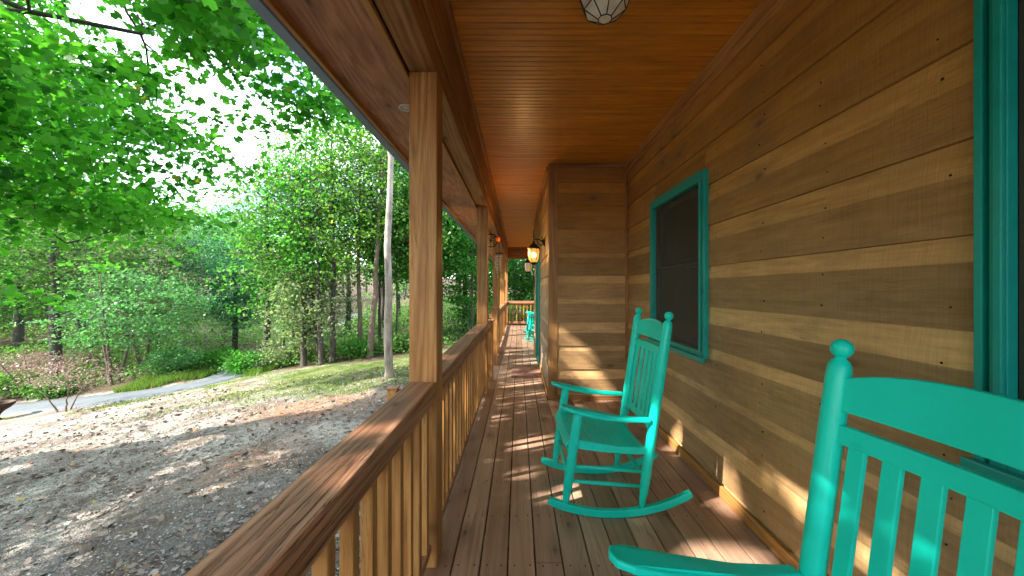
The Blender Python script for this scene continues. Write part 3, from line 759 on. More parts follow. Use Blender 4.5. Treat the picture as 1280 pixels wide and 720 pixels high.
# steps down to the yard
stp = empty('porch_steps', (-.62, 6.1, 0)); tag(stp, 'wooden steps leading down from the porch to the gravel', 'steps')
for i in range(5):
    t_ = MB(); t_.box(-.28-.27*i, -.0-.27*i, -.50, .50, -.19*(i+1)-.036, -.19*(i+1)); t_.build('tread', M['rail_x'], stp, .004)
for sy in (-.53, .50):
    s2 = MB(); s2.hexa([(0,sy,-.38),(-1.42,sy,-1.30),(-1.42,sy+.03,-1.30),(0,sy+.03,-.38),(0,sy,-.05),(-1.42,sy,-1.02),(-1.42,sy+.03,-1.02),(0,sy+.03,-.05)]); s2.build('stringer', M['beam'], stp)

# ------------------------------------------------------------------ rocking chairs
def make_chair():
    r = empty('rocking_chair')
    def leanx(x, z): return x+.145*(z-.07)
    hy = .262
    for s in (-1, 1):
        # rocker
        pts = []
        for i in range(25):
            x = -.335+.88*i/24; u = (x-.07)/.44
            pts.append((x, s*hy, .024+.10*abs(u)**2.1+(.0)))
        hh = [.034 if i in (0, 24) else .046 for i in range(25)]
        MB().sweep(pts, .034, hh).build('rocker', M['teal'], r, .006)
        # front leg: turned
        prof = [(.016,.055),(.017,.09),(.025,.15),(.029,.24),(.0295,.45),(.029,.60),(.026,.665)]
        MB().tube([(leanx(-.235, z), s*hy, z) for _, z in prof], [a for a, _ in prof], 18).build('leg', M['teal'], r)
        # back post: leg, back upright and finial in one
        prof = [(.016,.055),(.018,.09),(.026,.16),(.030,.26),(.0305,.60),(.030,1.0),(.029,1.16),(.027,1.185),(.021,1.198),(.013,1.205),(.0135,1.211)]
        b = MB(); b.tube([(leanx(.238, z), s*hy, z) for _, z in prof], [a for a, _ in prof], 20)
        o = b.build('back_post', M['teal'], r)
        MB().sphere((leanx(.238, 1.232), s*hy, 1.232), .0265, 18, 12, 1.02).build('finial', M['teal'], o)
        # arm: outlined plank, dropping to the back post
        ol = [(-.250,-.030),(-.262,0),(-.250,.030),(-.205,.045),(-.12,.048),(0,.040),(.12,.032),(.22,.026),(.285,.022),(.285,-.020),(.22,-.022),(.12,-.026),(0,-.032),(-.12,-.042),(-.205,-.042)]
        a = MB(); n_ = len(ol)
        def az(x): return .675-.150*(x+.225)-.020*math.sin((x+.225)/.51*math.pi)*1
        cy = hy+.014
        vs = [(x, s*(cy+y), az(x)-.012) for x, y in ol]+[(x, s*(cy+y), az(x)+.012) for x, y in ol]
        a.add(vs, [tuple(reversed(range(n_))), tuple(range(n_, 2*n_))]+[(i, (i+1) % n_, n_+(i+1) % n_, n_+i) for i in range(n_)])
        a.build('armrest', M['teal'], r, .007, 3)
        # seat side rail
        a = MB(); a.sweep([(-.215, s*(hy-.0), .458), (-.1, s*hy, .436), (.05, s*hy, .418), (.20, s*hy, .408), (.275, s*hy, .408)], .026, .042); a.build('seat_rail', M['teal'], r, .004)
        for z_a, z_b in ((.315, .275), (.225, .185)):
            MB().tube([(leanx(-.235, z_a), s*hy, z_a), ((leanx(-.235, z_a)+leanx(.238, z_b))/2, s*hy, (z_a+z_b)/2), (leanx(.238, z_b), s*hy, z_b)], [.009, .0125, .009], 12).build('stretcher', M['teal'], r)
    for z, xx in ((.355, -.235), (.255, -.235), (.235, .238)):
        MB().tube([(leanx(xx, z), -hy, z), (leanx(xx, z), 0, z), (leanx(xx, z), hy, z)], [.010, .014, .010], 12).build('stretcher', M['teal'], r)
    MB().tube([(leanx(-.235, .43), -hy, .43), (leanx(-.235, .43), hy, .43)], .016, 12).build('stretcher', M['teal'], r)
    # seat of curved slats
    se = MB(); n_ = 13
    for i in range(n_):
        u0 = i/n_; u1 = (i+.93)/n_
        def sp(u):
            x = -.235+.50*u; z = .492-.075*min(1, u*1.15)+.015*max(0, u-.7)
            if u < .12: z -= (.12-u)**2*3.2
            return x, z
        (xa, za), (xb, zb) = sp(u0), sp(u1); m_ = 8; vs = []; fs = []
        for j in range(m_+1):
            v = -1+2*j/m_; dz = -.012*(1-v*v); w_ = .272 if 0 < i else .262; yy = v*w_
            vs += [(xa, yy, za+dz-.012), (xb, yy, zb+dz-.012), (xb, yy, zb+dz), (xa, yy, za+dz)]
        for j in range(m_):
            for k in range(4): fs.append((j*4+k, j*4+(k+1) % 4, (j+1)*4+(k+1) % 4, (j+1)*4+k))
        fs += [(3,2,1,0), (m_*4, m_*4+1, m_*4+2, m_*4+3)]
        se.add(vs, fs)
    se.build('seat', M['teal'], r, .0025)
    # back: crest, upper and lower rails, six slats
    def backpt(z, y, d): return (leanx(.238, z)+d, y, z)
    def board(zlo, zhi, half, th, name, par, arch=0):
        m_ = 16; vs = []; fs = []
        for j in range(m_+1):
            v = -1+2*j/m_; y = v*half; bow = .018*(1-v*v)
            t = zhi+arch*(1-abs(v)**2.3); bt = zlo+(arch*.0)
            for (z, d) in ((bt, bow-th/2), (bt, bow+th/2), (t, bow+th/2), (t, bow-th/2)): vs.append(backpt(z, y, d))
        for j in range(m_):
            for k in range(4): fs.append((j*4+k, j*4+(k+1) % 4, (j+1)*4+(k+1) % 4, (j+1)*4+k))
        fs += [(3,2,1,0), (m_*4, m_*4+1, m_*4+2, m_*4+3)]
        return MB().add(vs, fs).build(name, M['teal'], par, .004)
    board(1.066, 1.154, .240, .020, 'crest_rail', r, .038)
    board(.980, 1.030, .240, .022, 'back_rail', r)
    board(.515, .560, .240, .022, 'back_rail', r)
    for i in range(6):
        y = (-2.5+i)*.0765; bow = .018*(1-(y/.24)**2); s_ = MB(); w = .021
        vs = []
        for z in (.555, .985):
            vs += [backpt(z, y-w, bow-.007), backpt(z, y+w, bow-.007), backpt(z, y+w, bow+.007), backpt(z, y-w, bow+.007)]
        s_.hexa(vs); s_.build('slat', M['teal'], r, .003)
    return r
c0 = make_chair()
specs = [((.515, 2.47, 0), R(1), 'glossy teal rocking chair seen side on below the far window'),
         ((.526, .714, 0), R(5), 'large teal rocking chair cut off at the right, nearest the camera'),
         ((.53, 9.75, 0), R(-8), 'nearer of two small teal rockers at the far end of the porch'),
         ((.50, 11.2, 0), R(-4), 'farther of two small teal rockers, in front of the end railing')]
for i, (loc, rz, lb) in enumerate(specs):
    o = c0 if i == 0 else copy_tree(c0)
    o.location = loc; o.rotation_euler = (0, 0, rz); tag(o, lb, 'rocking chair', 'teal rocking chairs on the porch')

# ------------------------------------------------------------------ lamps and small things
cl = empty('ceiling_light', (.44, 1.83, ZC)); tag(cl, 'faceted pearl glass ceiling light with dark metal lines between its panes', 'ceiling light')
MB().lathe([(.10, -.028), (.115, -.02), (.125, -.001)], (0, 0, 0), 24).build('canopy', M['dark_metal'], cl)
prof = [(.125, -.03), (.135, -.085), (.105, -.165), (.035, -.215)]
MB().lathe(prof, (0, 0, 0), 8, False).build('shade', M['pearl'], cl)
cm = MB()
def ring(rz): return [Vector((rz[0]*1.01*math.cos(2*math.pi*k/8), rz[0]*1.01*math.sin(2*math.pi*k/8), rz[1])) for k in range(8)]
rings = [ring(p) for p in prof]
for rg in rings:
    for k in range(8): cm.tube([rg[k], rg[(k+1) % 8]], .0028, 6)
for k in range(8):
    for a, b in zip(rings[:-1], rings[1:]): cm.tube([a[k], b[k]], .0028, 6)
cm.build('cage', M['dark_metal'], cl)
def lantern(loc, glass, label, lit):
    r = empty('wall_lantern', loc); tag(r, label, 'lantern', 'wall lanterns by the door')
    a = MB(); a.lathe([(.055,0),(.055,.012),(.035,.022),(.02,.03)], (0,0,.12), 16, axis=(-1,0,0))
    a.tube([(-.02,0,.12),(-.06,0,.15),(-.12,0,.165),(-.16,0,.15)], .009, 8); a.tube([(-.02,0,.10),(-.05,0,.07),(-.09,0,.09),(-.11,0,.14)], .006, 8)
    a.tube([(-.03,0,.13),(-.035,0,.20)], .006, 8)
    a.tube([(-.16,0,.12),(-.16,0,.30)], [.008,.004], 8); a.sphere((-.16,0,.20), .012)
    a.build('bracket', M['dark_metal'], r)
    MB().lathe([(.092,0.02),(.098,.03),(.070,.055),(.045,.085),(.018,.10),(.012,.13)], (-.16,0,0), 16).build('cap', M['dark_metal'], r)
    MB().lathe([(.045,-.175),(.068,-.14),(.080,-.07),(.080,.018)], (-.16,0,0), 16).build('shade', glass, r)
    b = MB()
    b.lathe([(.02,-.215),(.03,-.205),(.05,-.19),(.05,-.176)], (-.16,0,0), 16)
    for k in range(6):
        an = 2*math.pi*k/6; c, s = math.cos(an), math.sin(an)
        b.tube([(-.16+.051*c, .051*s, -.178),(-.16+.073*c, .073*s, -.14),(-.16+.085*c, .085*s, -.07),(-.16+.085*c, .085*s, .02)], .0035, 6)
    b.build('cage', M['dark_metal'], r)
    bu = MB(); bu.sphere((-.16+.0, 0, -.07), .032, 12, 8); bu.build('bulb', M['bulb'] if lit else M['shell'], r)
    return r
lantern((XB-.006, 5.28, 1.965), M['amber'], 'lit amber wall lantern nearest the recessed wall corner', True)
lantern((XB-.006, 8.15, 1.965), M['seeded'], 'smaller looking clear glass lantern beyond the lit one', False)
pl = bpy.data.lights.new('lantern_glow', 'POINT'); pl.energy = 3; pl.color = (1, .55, .18); pl.shadow_soft_size = .09
po = bpy.data.objects.new('lantern_glow', pl); COL.objects.link(po); po.location = (XB-.30, 5.28, 1.93)
mt = MB(); mt.box(-.12, .365, 5.68, 6.5, .003, .018); tag(mt.build('door_mat', M['mat'], None, .004), 'reddish brown door mat on the deck boards', 'mat')
bx = MB(); bx.box(-.407, -.385, 10.69, 10.76, 1.45, 1.66); tag(bx.build('sensor_box', M['black'], None, .006), 'small black box on the inner face of the fourth post', 'box')
by = MB(); by.box(XB-.035, XB-.012, 8.42, 8.52, 1.42, 1.70); tag(by.build('thermometer', M['black'], None, .006), 'narrow dark gauge on the pale wall beyond the teal door', 'gauge')
# wheel ornament with an orange piece, hanging from the beam
wh = empty('wheel_ornament', (-.43, 5.6, 2.15)); tag(wh, 'small dark wheel ornament with an orange piece hanging under the beam', 'ornament')
w = MB(); n_ = 28; rad = .10
w.tube([(rad*math.cos(2*math.pi*k/n_), 0, rad*math.sin(2*math.pi*k/n_)) for k in range(n_+1)], .008, 6)
for k in range(8): w.tube([(0,0,0), (rad*math.cos(math.pi*k/4), 0, rad*math.sin(math.pi*k/4))], .004, 6)
w.sphere((0,0,0), .018); w.tube([(0,0,rad),(0,0,.34)], .002, 5); w.build('wheel', M['dark_metal'], wh)
MB().sphere((.115, -.01, .02), .036, 12, 8, 1.2).build('orange_piece', M['orange'], wh)
ch = empty('wind_chime', (-.36, 6.6, 2.05)); tag(ch, 'shell wind chime dangling in strings in front of the third post', 'wind chime')
c = MB(); c.lathe([(.001,.01),(.07,.0),(.07,-.012)], (0,0,0), 14); c.tube([(0,0,0),(0,0,.43)], .002, 5); c.build('hanger', M['dark_metal'], ch)
rr = random.Random(2)
for k in range(6):
    an = k*math.pi/3; L = rr.uniform(.25, .5); s = MB(); px, py = .055*math.cos(an), .055*math.sin(an)
    s.tube([(px,py,-.012),(px,py,-L)], .0012, 4)
    for j in range(6):
        z = -.05-(L-.05)*j/5; s.sphere((px, py, z), rr.uniform(.010, .020), 8, 5, .6)
    s.build('strand', M['shell'], ch)
# rusty bowl in the yard
fb = empty('fire_bowl', (-17.6+6.9, 7.55, 0)); bxp, byp = -16.2, 11.2
fb.location = (bxp, byp, gz(bxp, byp)); tag(fb, 'rusty dark metal bowl on a narrow stem standing in the gravel', 'fire bowl'); fb.scale = (1.15, 1.15, 1.2)
zt = 2.0-0.36
MB().lathe([(.03,.14),(.05,.20),(.11,.28),(.22,.36),(.29,.44),(.305,.50),(.29,.50),(.27,.45),(.20,.385),(.08,.33),(.001,.31)], (0,0,-.05), 28).build('bowl', M['rust'], fb)
MB().lathe([(.12,.0),(.12,.02),(.05,.05),(.032,.09),(.03,.16)], (0,0,-.01), 16).build('stem', M['rust'], fb)

# ------------------------------------------------------------------ vegetation
LEAF_KITE = np.array([(0,0),(.42,.38),(0,1),(-.42,.38)], float)
LEAF_OVAL = np.array([(0,0),(.34,.25),(.36,.6),(0,1),(-.36,.6),(-.34,.25)], float)
LEAF_MAPLE = np.array([(0,0),(.30,.06),(.56,.34),(.26,.44),(.40,.80),(0,1.05),(-.40,.80),(-.26,.44),(-.56,.34),(-.30,.06)], float)
def leaves(name, P, size, mat, parent, rng, tmpl=LEAF_KITE, up=1.1, tone=None, droop=.25, curl=.22, sizev=.35):
    n = len(P); k = len(tmpl)
    nrm = rng.normal(0, 1, (n, 3))*.75; nrm[:, 2] += up*rng.choice([1, 1, 1, .2], n); nrm /= np.linalg.norm(nrm, axis=1)[:, None]
    d = rng.normal(0, 1, (n, 3)); d[:, 2] -= droop; d -= nrm*(d*nrm).sum(1)[:, None]; d /= np.linalg.norm(d, axis=1)[:, None]
    s = np.cross(nrm, d); sz = size*rng.uniform(1-sizev, 1+sizev, n)
    t = tmpl[None, :, :]; zc = -curl*(np.abs(t[..., 0])*1.2+.5*t[..., 1]**2)
    V = P[:, None, :] + (s[:, None, :]*t[..., 0:1] + d[:, None, :]*(t[..., 1:2]-.4) + nrm[:, None, :]*zc[..., None])*sz[:, None, None]
    if tone is None: tone = np.clip(rng.normal(.5, .24, n), 0, .92); tone[rng.random(n) < .01] = 1
    return np_mesh(name, V.reshape(-1, 3), k, n, mat, parent, tone)

def bez(a, b, sag, rng, n=6, wig=.035):
    a = np.array(a, float); b = np.array(b, float); L = np.linalg.norm(b-a)
    m = (a+b)/2; m[2] += sag*L; t = np.linspace(0, 1, n)[:, None]
    p = (1-t)**2*a+2*t*(1-t)*m+t*t*b; p[1:-1] += rng.normal(0, wig*L, (n-2, 3)); return p

def tree(name, loc, H, r0, crown, mats, label, seed, cat='tree', group=None, n1=9, n2=60, n3=350, per=26, leaf=.14, tmpl=LEAF_KITE,
         flat=.35, spread=.42, lean=(0, 0), curve=0, shell=.55, trunk_top=None, up=1.1, tonef=None, base_z=None, stems=1, parts=True, nseg=12, droop=.25):
    """crown = (cx, cy, cz, rx, ry, rz) relative to the base"""
    rng = np.random.default_rng(seed)
    x, y = loc; z = gz(x, y)-.05 if base_z is None else base_z
    root = empty(name, (x, y, z)); tag(root, label, cat, group)
    cx, cy, cz, rx, ry, rz = crown
    tb = MB(); limb_pts = []; limb_r = []
    top = trunk_top or H*.92
    for sidx in range(stems):
        oa = sidx*2.4+seed; ox = .0 if stems == 1 else .12*math.cos(oa)*stems*.5; oy = 0 if stems == 1 else .12*math.sin(oa)*stems*.5
        sp_ = 0 if stems == 1 else rx*.45
        pts = []
        for i in range(nseg+1):
            u = i/nseg
            pts.append((ox+lean[0]*u*top+curve*math.sin(u*math.pi)+sp_*math.cos(oa)*u**1.2+rng.normal(0, .012*H*.25)*(0 < i), oy+lean[1]*u*top+sp_*math.sin(oa)*u**1.2+rng.normal(0, .012*H*.25)*(0 < i), u*top))
        rad = [r0/math.sqrt(stems)*(1.35 if i == 0 else 1)*(1-.82*(i/nseg)**.9) for i in range(nseg+1)]
        # smooth flare at the base
        pts.insert(1, tuple(np.array(pts[0])*.8+np.array(pts[1])*.2)); rad.insert(1, rad[1]*1.06)
        tb.tube(pts, rad, 12)
        for p_, r_ in zip(pts, rad):
            if p_[2] > max(.12*top, cz-rz*.98): limb_pts.append(p_); limb_r.append(r_)
    T = np.array(limb_pts); TR = np.array(limb_r)
    # scaffold limbs
    def sample(n, inner):
        v = rng.normal(0, 1, (n, 3)); v /= np.linalg.norm(v, axis=1)[:, None]
        rr_ = rng.uniform(inner, 1, n)**.6
        lump = 1+.22*np.sin(v[:, 0]*3.1+seed)*np.cos(v[:, 2]*4.3+seed*1.7)+(.16 if H < 12 else .08)*np.sin(v[:, 1]*6.3+v[:, 2]*5.1+seed*.6)+.10*np.sin(v[:, 0]*11+v[:, 2]*9+seed)
        q = v*(rr_*lump)[:, None]*np.array([rx, ry, rz])+np.array([cx, cy, cz])
        # uneven outline
        q += rng.normal(0, .06, (n, 3))*np.array([rx, ry, rz]); return q
    P1 = sample(n1, .6)*np.array([1, 1, 1]); S = [T]; SR = [TR]
    def attach(P, S, SR, bias, n_, rfac, sides, maxr):
        newp, newr = [], []
        for q in P:
            dd = np.linalg.norm((S-q)*np.array([1, 1, bias]), axis=1)+np.maximum(0, S[:, 2]-q[2]+.05*0)*.6
            j = int(dd.argmin()); a = S[j]; L = np.linalg.norm(q-a)
            if L < .05: continue
            pl_ = bez(a, q, .10, rng, n_); r_ = min(SR[j]*.6, maxr, .012+L*rfac)
            rd_ = np.linspace(r_, max(.004, r_*.25), n_)
            tb.tube([tuple(v) for v in pl_], list(rd_), sides, False)
            newp.append(pl_[1:]); newr.append(rd_[1:])
        return np.concatenate(newp), np.concatenate(newr)
    p_, r_ = attach(P1, T, TR, 1.5, 12, .022, 7, min(.055, r0*.45)); S.append(p_); SR.append(r_)
    P2 = sample(n2, .35); A = np.concatenate(S); AR = np.concatenate(SR)
    p_, r_ = attach(P2, A, AR, 1.3, 6, .012, 5, min(.03, r0*.22)); S.append(p_); SR.append(r_)
    A = np.concatenate(S[1:]); AR = np.concatenate(SR[1:])
    P3 = sample(n3, shell)
    p3, r3 = attach(P3, A, AR, 1.2, 4, .007, 3, .012)
    # leaves in flattish sprays along the last twigs
    tw = p3.reshape(-1, 3, 3) if len(p3) % 3 == 0 else None
    base = p3[rng.integers(0, len(p3), n3*per)]
    off = rng.normal(0, 1, (len(base), 3))*np.array([spread, spread, spread*flat])
    LP = base+off
    tone = np.clip(rng.normal(.46, .30, len(LP))+.12*np.sin(base[:, 0]*2.1+seed)+.12*np.sin(base[:, 2]*1.7+base[:, 1]*1.9), 0, .92); tone[rng.random(len(LP)) < .006] = 1
    if tonef is not None: tone = tonef(tone, LP)
    tb.build('trunk', mats[1], root)
    for (gx_, gy_, gz_, gr) in SUN_CUTS:  # leaves cut away along the sun's path to each chosen spot
        v_ = LP+np.array([x, y, z])-np.array([gx_, gy_, gz_]); t_ = v_ @ np.array(sd)
        kk = np.linalg.norm(v_-t_[:, None]*np.array(sd), axis=1) > gr
        LP = LP[kk]; tone = tone[kk]
    leaves('crown', LP, leaf, mats[0], root, rng, tmpl, up, tone, droop)
    return root

# tunnels added through the crowns along the sun, aimed at chosen sun patches: point, radius
SUN_CUTS = [(.60,4.5,.75,.13),(.75,4.5,.42,.15),(.95,4.5,.20,.12),(.15,3.3,0,.16),(.05,2.75,0,.07),(.35,2.45,0,.14),(.5,2.9,0,.12),(1.35,3.1,.10,.14),(1.36,2.35,.08,.15),(1.0,1.75,0,.22),
        (.75,1.45,0,.12),(1.36,1.75,.5,.16),(1.36,2.0,.95,.12),(-.2,3.9,0,.10),(.1,5.2,0,.15),(-.1,6.1,0,.10),(.2,7.0,0,.3),(0,8.0,0,.4),(.2,9.3,0,.6),(.1,10.6,0,.8),(.3,12.2,0,1.),
        (-.5,1.2,.93,.10),(-.45,5.6,.9,.22),(-.45,8.3,.9,.3),(-8.5,4.6,-1.7,.30),(-6.9,4.2,-1.5,.25),(-10.5,5.2,-2,.4),(-7.5,3.4,-1.5,.2),(-5.2,5.4,-1.4,.25),(-9.2,6.4,-1.8,.25),(-4.6,8.7,-1.3,.8),(-5.8,8.5,-1.4,.9),(-7.0,8.3,-1.6,.9),(-8.2,8.0,-1.7,.9),(-9.6,8.2,-1.9,1.),(-11,8.6,-2,1.),(-12.4,9.2,-2.2,1.),(-6.4,9.8,-1.5,.9),(-8.2,9.8,-1.7,1.),(-10.2,10.2,-2,1.),(-4.4,10,-1.3,.7),(-4,4.7,-1.2,.15),(-6.0,6.6,-1.4,.35)]
# the big maple whose crown fills the upper left; its trunk stands out of the frame
tree('maple_tree', (-12.0, 2.2), 12, .30, (.9, .3, 7.5, 7.8, 6.0, 5.1), (M['maple'], M['bark_dark']),
     'large maple with bright green leaves overhanging the upper left of the yard', 11, n1=20, n2=170, n3=2200, per=92, leaf=.096, tmpl=LEAF_MAPLE, flat=.28, spread=.30, shell=.62, up=.9)
# a second big tree behind the camera's left, outside the picture, shades the porch
tree('oak_tree', (-10.5, -6.5), 13, .32, (0, 0, 8.4, 6.2, 6.0, 4.6), (M['leafA'], M['bark_brown']),
     'broad yard tree standing left of the porch, outside the view', 12, n1=16, n2=110, n3=800, per=30, leaf=.20, spread=.40)

# slim pale trunk standing in the grass
tree('tulip_tree', (-3.76, 10.5), 17, .125, (-.6, .5, 13.5, 3.2, 3.2, 3.6), (M['leafA'], M['bark_pale']),
     'slim pale barked trunk standing alone in the grass near the porch', 21, n1=9, n2=60, n3=360, per=30, leaf=.16, spread=.35, trunk_top=15.5)

FT = [
 # loc, H, r, crown(cx,cy,cz,rx,ry,rz), leaf, bark, label, kwargs
 ((-7.75, 15.0), 11.2, .12, (.8,.2,7.2,2.1,2.0,3.7), 'leafY', 'bark_dark', 'thin dark trunk carrying a yellow green crown against the sky', dict(n3=420, per=12, leaf=.13)),
 ((-8.35, 15.3), 9.2, .15, (-2.0,.2,6.0,1.9,2.0,3.0), 'leafB', 'bark_dark', 'dark trunk curving left as it rises at the edge of the woods', dict(curve=-.25, lean=(-.10,0), n3=330)),
 ((-8.0, 14.6), 9.8, .11, (-.6,.2,6.4,1.6,1.7,3.0), 'leafA', 'bark_dark', 'dark leaning trunk beside the curved one', dict(lean=(-.04,.02), n3=300)),
 ((-7.05, 16.0), 12, .11, (-.2,.4,8.0,1.9,1.8,3.9), 'leafA', 'bark_brown', 'straight thin brown trunk right of the leaning dark one', dict(n3=360)),
 ((-6.25, 15.2), 12, .14, (.5,.4,8.4,2.3,2.1,3.8), 'leafB', 'bark_brown', 'tan trunk leaning right behind the pale trunk', dict(lean=(.06,0), n3=420)),
 ((-8.9, 14.9), 4.4, .13, (.1,.0,2.7,1.5,1.5,1.7), 'leafD', 'bark_dark', 'stubby dark tree with pale green leaves at the grass edge', dict(n3=280, leaf=.12)),
 ((-11.1, 15.9), 9.4, .15, (.2,.1,5.2,1.7,1.8,4.1), 'leafA', 'bark_dark', 'leafy dark trunk standing beside the bend of the driveway', dict(n3=300, per=13, leaf=.13, trunk_top=8.9, shell=.3)),
 ((-10.2, 17.8), 9.0, .12, (.2,.1,5.8,1.9,1.8,3.1), 'leafY', 'bark_brown', 'yellow green tree between the driveway bend and the dark trunks', dict(n3=320, per=11)),
 ((-9.7, 16.4), 12.0, .12, (-.2,.1,8.2,2.2,2.0,3.7), 'leafB', 'bark_brown', 'thinly leaved tree with fine bare branches against the sky', dict(n3=300, per=6, n2=70, shell=.2)),
 ((-12.9, 20.8), 13.0, .15, (.1,.1,8.6,2.4,2.2,4.2), 'leafD', 'bark_dark', 'tall airy tree rising above the driveway bend', dict(n3=320, per=8, n2=70, shell=.2)),
 ((-4.9, 17.5), 10, .16, (.2,.1,6.2,2.6,2.4,3.7), 'leafA', 'bark_dark', 'bright green tree seen between the pale trunk and the first post', dict(n3=520, per=24, leaf=.14)),
 ((-2.9, 19.5), 10, .16, (.2,.1,4.8,2.8,2.6,4.2), 'leafA', 'bark_dark', 'bright green tree seen between the first two porch posts', dict(n3=560, per=24, leaf=.14)),
 ((-1.1, 21.5), 10.5, .17, (.1,.1,4.9,2.8,2.6,4.4), 'leafB', 'bark_dark', 'tree standing in line with the far porch posts', dict(n3=520, per=24, leaf=.14)),
 ((1.2, 21.8), 10, .17, (.1,.1,4.4,3.0,2.8,4.6), 'leafA', 'bark_brown', 'green tree framed by the far end of the porch', dict(n3=600, per=24, leaf=.14)),
 ((-20.6, 16.0), 10.5, .23, (.2,.2,7.2,3.2,3.0,3.4), 'leafB', 'bark_dark', 'sturdy dark trunk rising from the bank at the left', dict(n3=520)),
 ((-24.6, 15.8), 10.5, .24, (.2,.2,6.8,3.2,3.0,3.8), 'leafA', 'bark_dark', 'dark trunk at the extreme left edge of the woods', dict(n3=520)),
 ((-17.0, 15.1), 4.8, .12, (.8,.3,3.2,2.7,2.0,1.7), 'leafC', 'bark_brown', 'low spreading tree with layered blue green leaves over the driveway', dict(n3=330, per=24, leaf=.10, flat=.13, spread=.40, stems=3, up=1.6)),
 ((-18.6, 17.8), 6.4, .13, (.2,.1,4.1,2.9,2.3,2.3), 'leafD', 'bark_brown', 'pale leaved tree behind the layered blue green one', dict(n3=360, per=15, leaf=.12, flat=.16, stems=2, up=1.6)),
 ((-16.2, 20.6), 8.2, .16, (.1,.1,4.9,2.5,2.4,3.4), 'needle', 'bark_dark', 'soft feathery evergreen behind the driveway bank', dict(n3=900, per=44, leaf=.09, flat=.15, spread=.36, tmpl=LEAF_KITE, up=1.8, shell=.3)),
 ((-14.6, 23.5), 5.5, .09, (-.5,.1,4.1,1.4,1.4,1.8), 'leafY', 'bark_pale', 'slender pale stem leaning right above the driveway', dict(n3=160, lean=(.12,0))),
 ((-15.1, 23.2), 4.6, .06, (.4,.1,3.8,.9,.9,1.0), 'leafY', 'bark_dark', 'thin dark stem beside the slender pale one', dict(n3=90, lean=(-.03,0))),
 ((-11.6, 24.5), 10.5, .2, (.1,.1,6.0,2.6,2.6,4.2), 'leafD', 'bark_dark', 'greyish green tree in the gap beyond the driveway bend', dict(n3=330, per=12)),
 ((-22.4, 20.5), 9.6, .2, (.1,.1,5.6,3.2,2.8,3.7), 'leafC', 'bark_dark', 'blue green tree up the bank behind the sturdy trunk', dict(n3=560)),
 ((-28.5, 20.5), 11, .22, (.1,.1,6.4,3.6,3.0,4.2), 'leafB', 'bark_dark', 'olive tree high on the bank at the far left', dict(n3=560)),
 ((-8.2, 21.8), 13, .2, (.1,.1,8,2.8,2.6,4.6), 'leafB', 'bark_dark', 'olive green tree behind the cluster of dark trunks', dict(n3=520)),
 ((-5.9, 23.5), 11.5, .2, (.1,.1,7.0,3.0,2.8,4.2), 'leafA', 'bark_brown', 'tall green tree behind the tan leaning trunk', dict(n3=520)),
]
for i, (loc, H, r, cr, lf, bk, lb, kw) in enumerate(FT):
    d = dict(n1=8, n2=40, n3=320, per=13, leaf=.125, spread=.30, flat=.3, shell=.45); d.update(kw)
    tree('woodland_tree' if lf != 'needle' else 'hemlock_tree', loc, H, r, cr, (M[lf], M[bk]), lb, 100+i, group='trees along the edge of the woods', **d)
# small thin poles of trees seen as bare dark trunks among the others
rr = random.Random(8)
for i, (x, y) in enumerate([(-6.7,17.4),(-5.6,16.6),(-9.6,16.6),(-4.2,15.8),(-3.6,16.9),(-22.5,17.6),(-19.2,19.2),(-26.5,17.2),(-2.2,17.2)]):
    tree('sapling', (x, y), rr.uniform(6, 8.5), rr.uniform(.05, .085), (0, 0, 5.2, 1.3, 1.3, 2.2), (M[rr.choice(['leafA','leafB','leafY'])], M['bark_dark']),
         'slim dark woodland sapling among the bigger trunks', 300+i, 'sapling', 'slim saplings in the woods', n1=5, n2=20, n3=110, per=24, leaf=.14, spread=.3, trunk_top=7)
# pink leaved dogwoods / little ornamental tree by the driveway
tree('ornamental_tree', (-14.3, 11.35), 2.0, .05, (.3,0,1.25,1.5,.9,.5), (M['leafP'], M['bark_brown']), 'small bare stemmed ornamental tree with pinkish leaves beside the driveway', 41, n1=12, n2=60, n3=150, per=6, leaf=.055, flat=.35, spread=.13, stems=3, shell=.2, trunk_top=1.0)
tree('ornamental_tree', (-19.6, 14.6), 2.3, .06, (-.2,0,1.5,2.0,1.0,.45), (M['leafP'], M['bark_brown']), 'low reddish pink shrubby tree across the driveway at the left', 42, n1=12, n2=60, n3=170, per=7, leaf=.07, flat=.2, spread=.2, stems=3, shell=.2)
# shrubs along the edge
SH = [((-14.9,15.5),'leafC','low blue green shrub on the bank beside the driveway',1.0,1.1),((-11.4,14.9),'leafA','bright weedy shrub at the inside of the driveway bend',.8,.85),
      ((-10.3,15.4),'leafD','pale grey green shrub right of the driveway bend',.9,1.0),((-9.4,16.0),'leafD','twiggy pale shrub under the stubby dark tree',.9,1.0),
      ((-14.4,17.2),'leafA','rounded green shrub on the far bank of the bend',1.0,.9),((-21.0,15.0),'leafB','olive shrub below the sturdy dark trunk',1.1,1.0),
      ((-23.5,14.9),'leafD','dull pale shrub on the bank at the left edge',1.2,1.0),((-18.6,14.4),'leafB','small olive shrub below the layered tree',.8,.8),
      ((-5.3,15.6),'leafB','low shrub at the wood edge behind the pale trunk',.7,.8),((-7.0,15.6),'leafA','low green shrub between the woodland trunks',.8,.8)]
for i, (loc, lf, lb, w, h) in enumerate(SH):
    tree('shrub', loc, h*1.3, .03, (0,0,h*.6,w,w*.8,h*.55), (M[lf], M['bark_brown']), lb, 400+i, 'shrub', 'shrubs along the wood edge', n1=8, n2=30, n3=130, per=18, leaf=.085, spread=.15, flat=.6, stems=3, shell=.2, trunk_top=h*.8)

